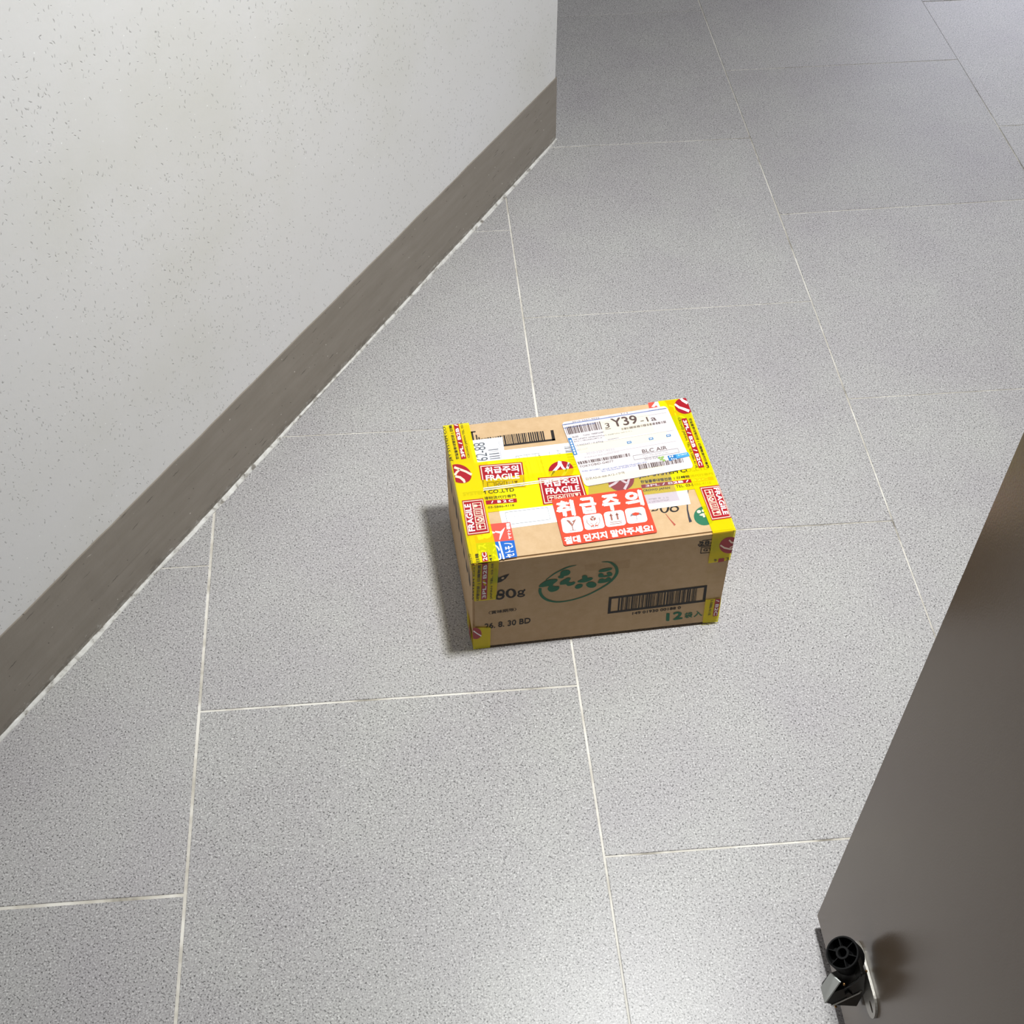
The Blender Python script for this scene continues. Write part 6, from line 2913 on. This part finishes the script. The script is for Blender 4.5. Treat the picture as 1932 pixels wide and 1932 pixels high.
1861 493 1909 404 1918 407 1870 496
1909 404 1909 378 1915 385 1918 407
1909 378 1954 379 1946 384 1915 385
1954 379 1957 437 1948 434 1946 384
1957 437 1915 489 1908 483 1948 434
2064 569 2065 497 2073 495 2073 569
2065 497 2009 407 2017 404 2073 495
2009 407 2010 385 2015 378 2017 404
2010 385 1979 384 1971 379 2015 378
1979 384 1981 434 1973 437 1971 379
1981 434 2026 484 2019 490 1973 437
@top handling_sticker/symbol1 white 19
1926 587 1970 563 1971 572 1931 595
1970 563 2019 588 2015 596 1971 572
1966 567 1964 516 1973 516 1975 568
@top handling_sticker/symbol1 orange 18
1915 429 1952 429 1951 406 1913 406
2014 429 1977 429 1976 405 2013 405
@top handling_sticker/symbol2 white 17
2154 607 2160 628 2174 646 2193 658 2215 663 2417 666 2438 662 2456 650 2467 632 2470 610 2458 413 2453 391 2439 373 2420 361 2397 357 2192 357 2170 361 2153 373 2142 390 2139 411
@top handling_sticker/symbol2 brownred 18
2247 586 2276 586 2268 479 2239 479
2230 571 2264 626 2291 571
2342 587 2371 588 2364 480 2335 479
2325 572 2359 628 2386 572
2212 448 2403 449 2402 437 2211 436
2203 411 2394 412 2394 400 2202 399
@top handling_sticker/symbol3 white 17
2492 622 2498 643 2512 662 2531 674 2553 678 2755 678 2776 674 2794 661 2805 643 2809 621 2799 422 2793 401 2780 383 2760 371 2738 367 2532 366 2510 370 2492 382 2481 400 2478 422
@top handling_sticker/symbol3 grey 18
2548 506 2563 546 2596 571 2648 584 2698 571 2728 546 2739 506 2695 522 2643 509 2593 521
2640 515 2634 422 2642 422 2648 515
2634 422 2624 407 2625 400 2642 422
2624 407 2608 419 2603 413 2625 400
2606 615 2613 615 2613 606 2605 606
2639 637 2646 637 2646 628 2638 628
2650 609 2657 609 2657 600 2649 600
2676 628 2684 628 2683 618 2675 618
2706 603 2714 603 2714 593 2706 593
@top handling_sticker/symbol3 orange 19
2589 559 2648 581 2704 559 2689 528 2644 515 2600 528
'''

box = bpy.data.objects.new('cardboard_box', None)
col.objects.link(box)
box.location = (0.6426, 0.2200, 0)
tag(box, 'brown cardboard parcel with yellow tape and labels on the tile floor', 'box')
ORIGIN = Vector(box.location)
TOP = [Vector(v) for v in BOX_TOP]
BOT = [Vector(v) + Vector((0, 0, 0.0035)) for v in BOX_BOTTOM]
FACES = {'top': (TOP, 409.0, 294.0),
         'front': ([BOT[0], BOT[1], TOP[1], TOP[0]], 409.0, 228.0),
         'left': ([BOT[3], BOT[0], TOP[0], TOP[3]], 294.0, 228.0)}


def on_face(face, x, y, lift):
    """a point of a box face, x and y in millimetres from its lower left corner"""
    c, w, h = FACES[face]
    s, t = x / w, y / h
    p = c[0] * (1 - s) * (1 - t) + c[1] * s * (1 - t) + c[2] * s * t + c[3] * (1 - s) * t
    n = (c[1] - c[0]).cross(c[3] - c[0]).normalized()
    return p + n * lift - ORIGIN


def carton_bm():
    bm = bmesh.new()
    N = 10
    quads = [TOP, [BOT[0], BOT[1], TOP[1], TOP[0]], [BOT[1], BOT[2], TOP[2], TOP[1]], [BOT[2], BOT[3], TOP[3], TOP[2]], [BOT[3], BOT[0], TOP[0], TOP[3]], BOT[::-1]]
    for q in quads:
        g = [[bm.verts.new(q[0] * (1 - s) * (1 - t) + q[1] * s * (1 - t) + q[2] * s * t + q[3] * (1 - s) * t - ORIGIN)
              for s in [i / N for i in range(N + 1)]] for t in [j / N for j in range(N + 1)]]
        for j in range(N):
            for i in range(N):
                bm.faces.new((g[j][i], g[j][i + 1], g[j + 1][i + 1], g[j + 1][i]))
    bmesh.ops.remove_doubles(bm, verts=bm.verts[:], dist=1e-5)
    bmesh.ops.recalc_face_normals(bm, faces=bm.faces[:])
    sharp = [e for e in bm.edges if len(e.link_faces) == 2 and e.calc_face_angle() > 0.7]
    bmesh.ops.bevel(bm, geom=sharp, offset=0.0034, segments=2, affect='EDGES')
    return bm


carton = from_bm('carton', carton_bm(), [M_CARD], box)

mid = sum(BOT, Vector()) / 4
for k in (-1, 1):                   # the two bottom flaps it stands on
    bm = bmesh.new()
    lo, hi = (0.03, 0.497) if k < 0 else (0.503, 0.97)
    ps = [BOT[0].lerp(BOT[1], 0.03).lerp(BOT[3].lerp(BOT[2], 0.03), lo), BOT[0].lerp(BOT[1], 0.97).lerp(BOT[3].lerp(BOT[2], 0.97), lo),
          BOT[0].lerp(BOT[1], 0.97).lerp(BOT[3].lerp(BOT[2], 0.97), hi), BOT[0].lerp(BOT[1], 0.03).lerp(BOT[3].lerp(BOT[2], 0.03), hi)]
    lower = [bm.verts.new((p.x - ORIGIN.x, p.y - ORIGIN.y, 0.0003)) for p in ps]
    upper = [bm.verts.new((p.x - ORIGIN.x, p.y - ORIGIN.y, 0.0036)) for p in ps]
    bm.faces.new(lower[::-1])
    bm.faces.new(upper)
    for i in range(4):
        bm.faces.new((lower[i], lower[(i + 1) % 4], upper[(i + 1) % 4], upper[i]))
    from_bm('bottom_flap', bm, [M_CARD], box)

fonts_cache = {}


def glyphs(s, bold):
    """lettering as flat triangles, scaled to a unit square"""
    key = (s, bold)
    if key in fonts_cache:
        return fonts_cache[key]
    cu = bpy.data.curves.new('lettering', 'FONT')
    cu.body = s
    cu.size = 1.0
    cu.resolution_u = 3
    o = bpy.data.objects.new('lettering', cu)
    col.objects.link(o)
    dg = bpy.context.evaluated_depsgraph_get()
    me = bpy.data.meshes.new_from_object(o.evaluated_get(dg))
    xs = [v.co.x for v in me.vertices]
    ys = [v.co.y for v in me.vertices]
    x0, x1, y0, y1 = min(xs), max(xs), min(ys), max(ys)
    vs = [((v.co.x - x0) / (x1 - x0), (v.co.y - y0) / max(y1 - y0, 1e-6), 0) for v in me.vertices]
    fs = [tuple(p.vertices) for p in me.polygons]
    if bold > 0:                    # a heavier cut: the same letters again, a hair to each side
        n, dx, dy = len(vs), bold / (x1 - x0), bold / max(y1 - y0, 1e-6)
        v0, f0 = list(vs), list(fs)
        for q, (a, b) in enumerate([(-dx, 0), (dx, 0), (-.6 * dx, dy), (.6 * dx, -dy)]):
            vs += [(x + a, y + b, q + 1) for x, y, z in v0]
            fs += [tuple(k + n * (q + 1) for k in f) for f in f0]
    bpy.data.objects.remove(o)
    bpy.data.meshes.remove(me)
    bpy.data.curves.remove(cu)
    fonts_cache[key] = (vs, fs)
    return fonts_cache[key]


LAYER = 0.00013
SHEETS = {'invoice_sheet': ('paper',), 'routing_label': ('bluepaper',), 'cargo_label': ('cred', 'cblue'), 'cargo_label.001': ('cred', 'cblue'),
          'tape_strip': ('tape',), 'tape_strip.001': ('tape',), 'tape_strip.002': ('tape',), 'tape_strip.003': ('tape',), 'tape_strip.004': ('tape',), 'tape_strip.005': ('tape',), 'clear_film': ('film',),
          'clear_tape': ('clear',), 'shipping_label': ('label',), 'handling_sticker': ('orange',)}
PART_LABEL = {'carton': 'plain brown corrugated carton', 'invoice_sheet': 'white paper sheet under the yellow tape', 'routing_label': 'small white label with number 62-88',
              'cargo_label': 'red and blue label with white aeroplane, front left', 'cargo_label.001': 'red label with white aeroplane, back right corner',
              'tape_strip': 'upper yellow printed tape across the middle', 'tape_strip.001': 'lower yellow printed tape across the middle',
              'tape_strip.002': 'yellow printed tape along the left edge', 'tape_strip.003': 'yellow printed tape along the right edge',
              'tape_strip.004': 'yellow tape at the lower front left corner', 'tape_strip.005': 'yellow tape at the lower front right corner',
              'clear_film': 'clear film over the tape', 'clear_tape': 'clear tape patch at the lid edge', 'shipping_label': 'large white shipping label',
              'handling_sticker': 'red orange handling sticker with four white symbols'}
geo = {}                            # (part, 'sheet' or 'printing') -> [verts, faces, material ids, material names]


def bucket(part, kind, mat):
    g = geo.setdefault((part, kind), [[], [], [], []])
    if mat not in g[3]:
        g[3].append(mat)
    return g, g[3].index(mat)


cur = None
first = {}
for line in ART.strip('\n').split('\n'):
    if line[0] == '@':
        face, where, mat, layer = line[1:].split(' ')
        part, piece = where.split('/')
        lift = LAYER * int(layer) + (0.0003 if face != 'top' else 0.0)
        sheet = part in SHEETS and mat in SHEETS[part] and int(layer) in (first.setdefault(part, int(layer)),)
        kind = 'sheet' if sheet else 'print'
        continue
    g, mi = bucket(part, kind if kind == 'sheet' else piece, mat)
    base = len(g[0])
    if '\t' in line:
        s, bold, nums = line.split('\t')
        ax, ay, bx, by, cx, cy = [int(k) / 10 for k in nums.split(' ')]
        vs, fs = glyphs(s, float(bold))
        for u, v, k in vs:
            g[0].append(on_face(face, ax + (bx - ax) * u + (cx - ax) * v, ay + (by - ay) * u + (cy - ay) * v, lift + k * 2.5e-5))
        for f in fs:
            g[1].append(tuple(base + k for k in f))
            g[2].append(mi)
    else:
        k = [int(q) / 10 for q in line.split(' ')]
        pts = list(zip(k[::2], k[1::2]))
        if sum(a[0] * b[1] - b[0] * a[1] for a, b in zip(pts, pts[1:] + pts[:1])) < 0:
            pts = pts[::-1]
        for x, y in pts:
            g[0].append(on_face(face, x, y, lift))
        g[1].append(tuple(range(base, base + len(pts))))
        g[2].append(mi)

holders = {'carton': carton}
for stage in ('sheet', 'print'):
    for (part, kd), (vs, fs, ms, names) in geo.items():
        if (kd == 'sheet') != (stage == 'sheet'):
            continue
        me = bpy.data.meshes.new(part)
        me.from_pydata([tuple(v) for v in vs], [], fs)
        if stage == 'sheet':
            o = link(part.split('.')[0], me, box, [MT[k] for k in names])
            o['label'] = PART_LABEL[part]
            holders[part] = o
        else:
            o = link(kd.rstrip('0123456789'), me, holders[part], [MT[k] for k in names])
            if o.name.split('.')[0] in ('lettering', 'barcode'):
                o['kind'] = 'stuff'     # strokes far too small to pick apart singly
        for p, i in zip(me.polygons, ms):
            p.material_index = i
        if stage == 'sheet' and part.startswith('tape'):
            bm = bmesh.new()            # a strip turned over the box edge is one piece: weld it along the edge
            bm.from_mesh(me)
            bm.verts.ensure_lookup_table()
            for a in bm.verts:
                for b in bm.verts:
                    if a.index < b.index and (a.co - b.co).length < 0.0036:
                        up, lo = (a, b) if a.co.z > b.co.z else (b, a)
                        side = lo if up.co.z > TOP[0].z else up
                        p = Vector((side.co.x, side.co.y, up.co.z))
                        a.co = p
                        b.co = p.copy()
            bmesh.ops.remove_doubles(bm, verts=bm.verts[:], dist=2e-5)
            bm.to_mesh(me)
            bm.free()
        me.update()
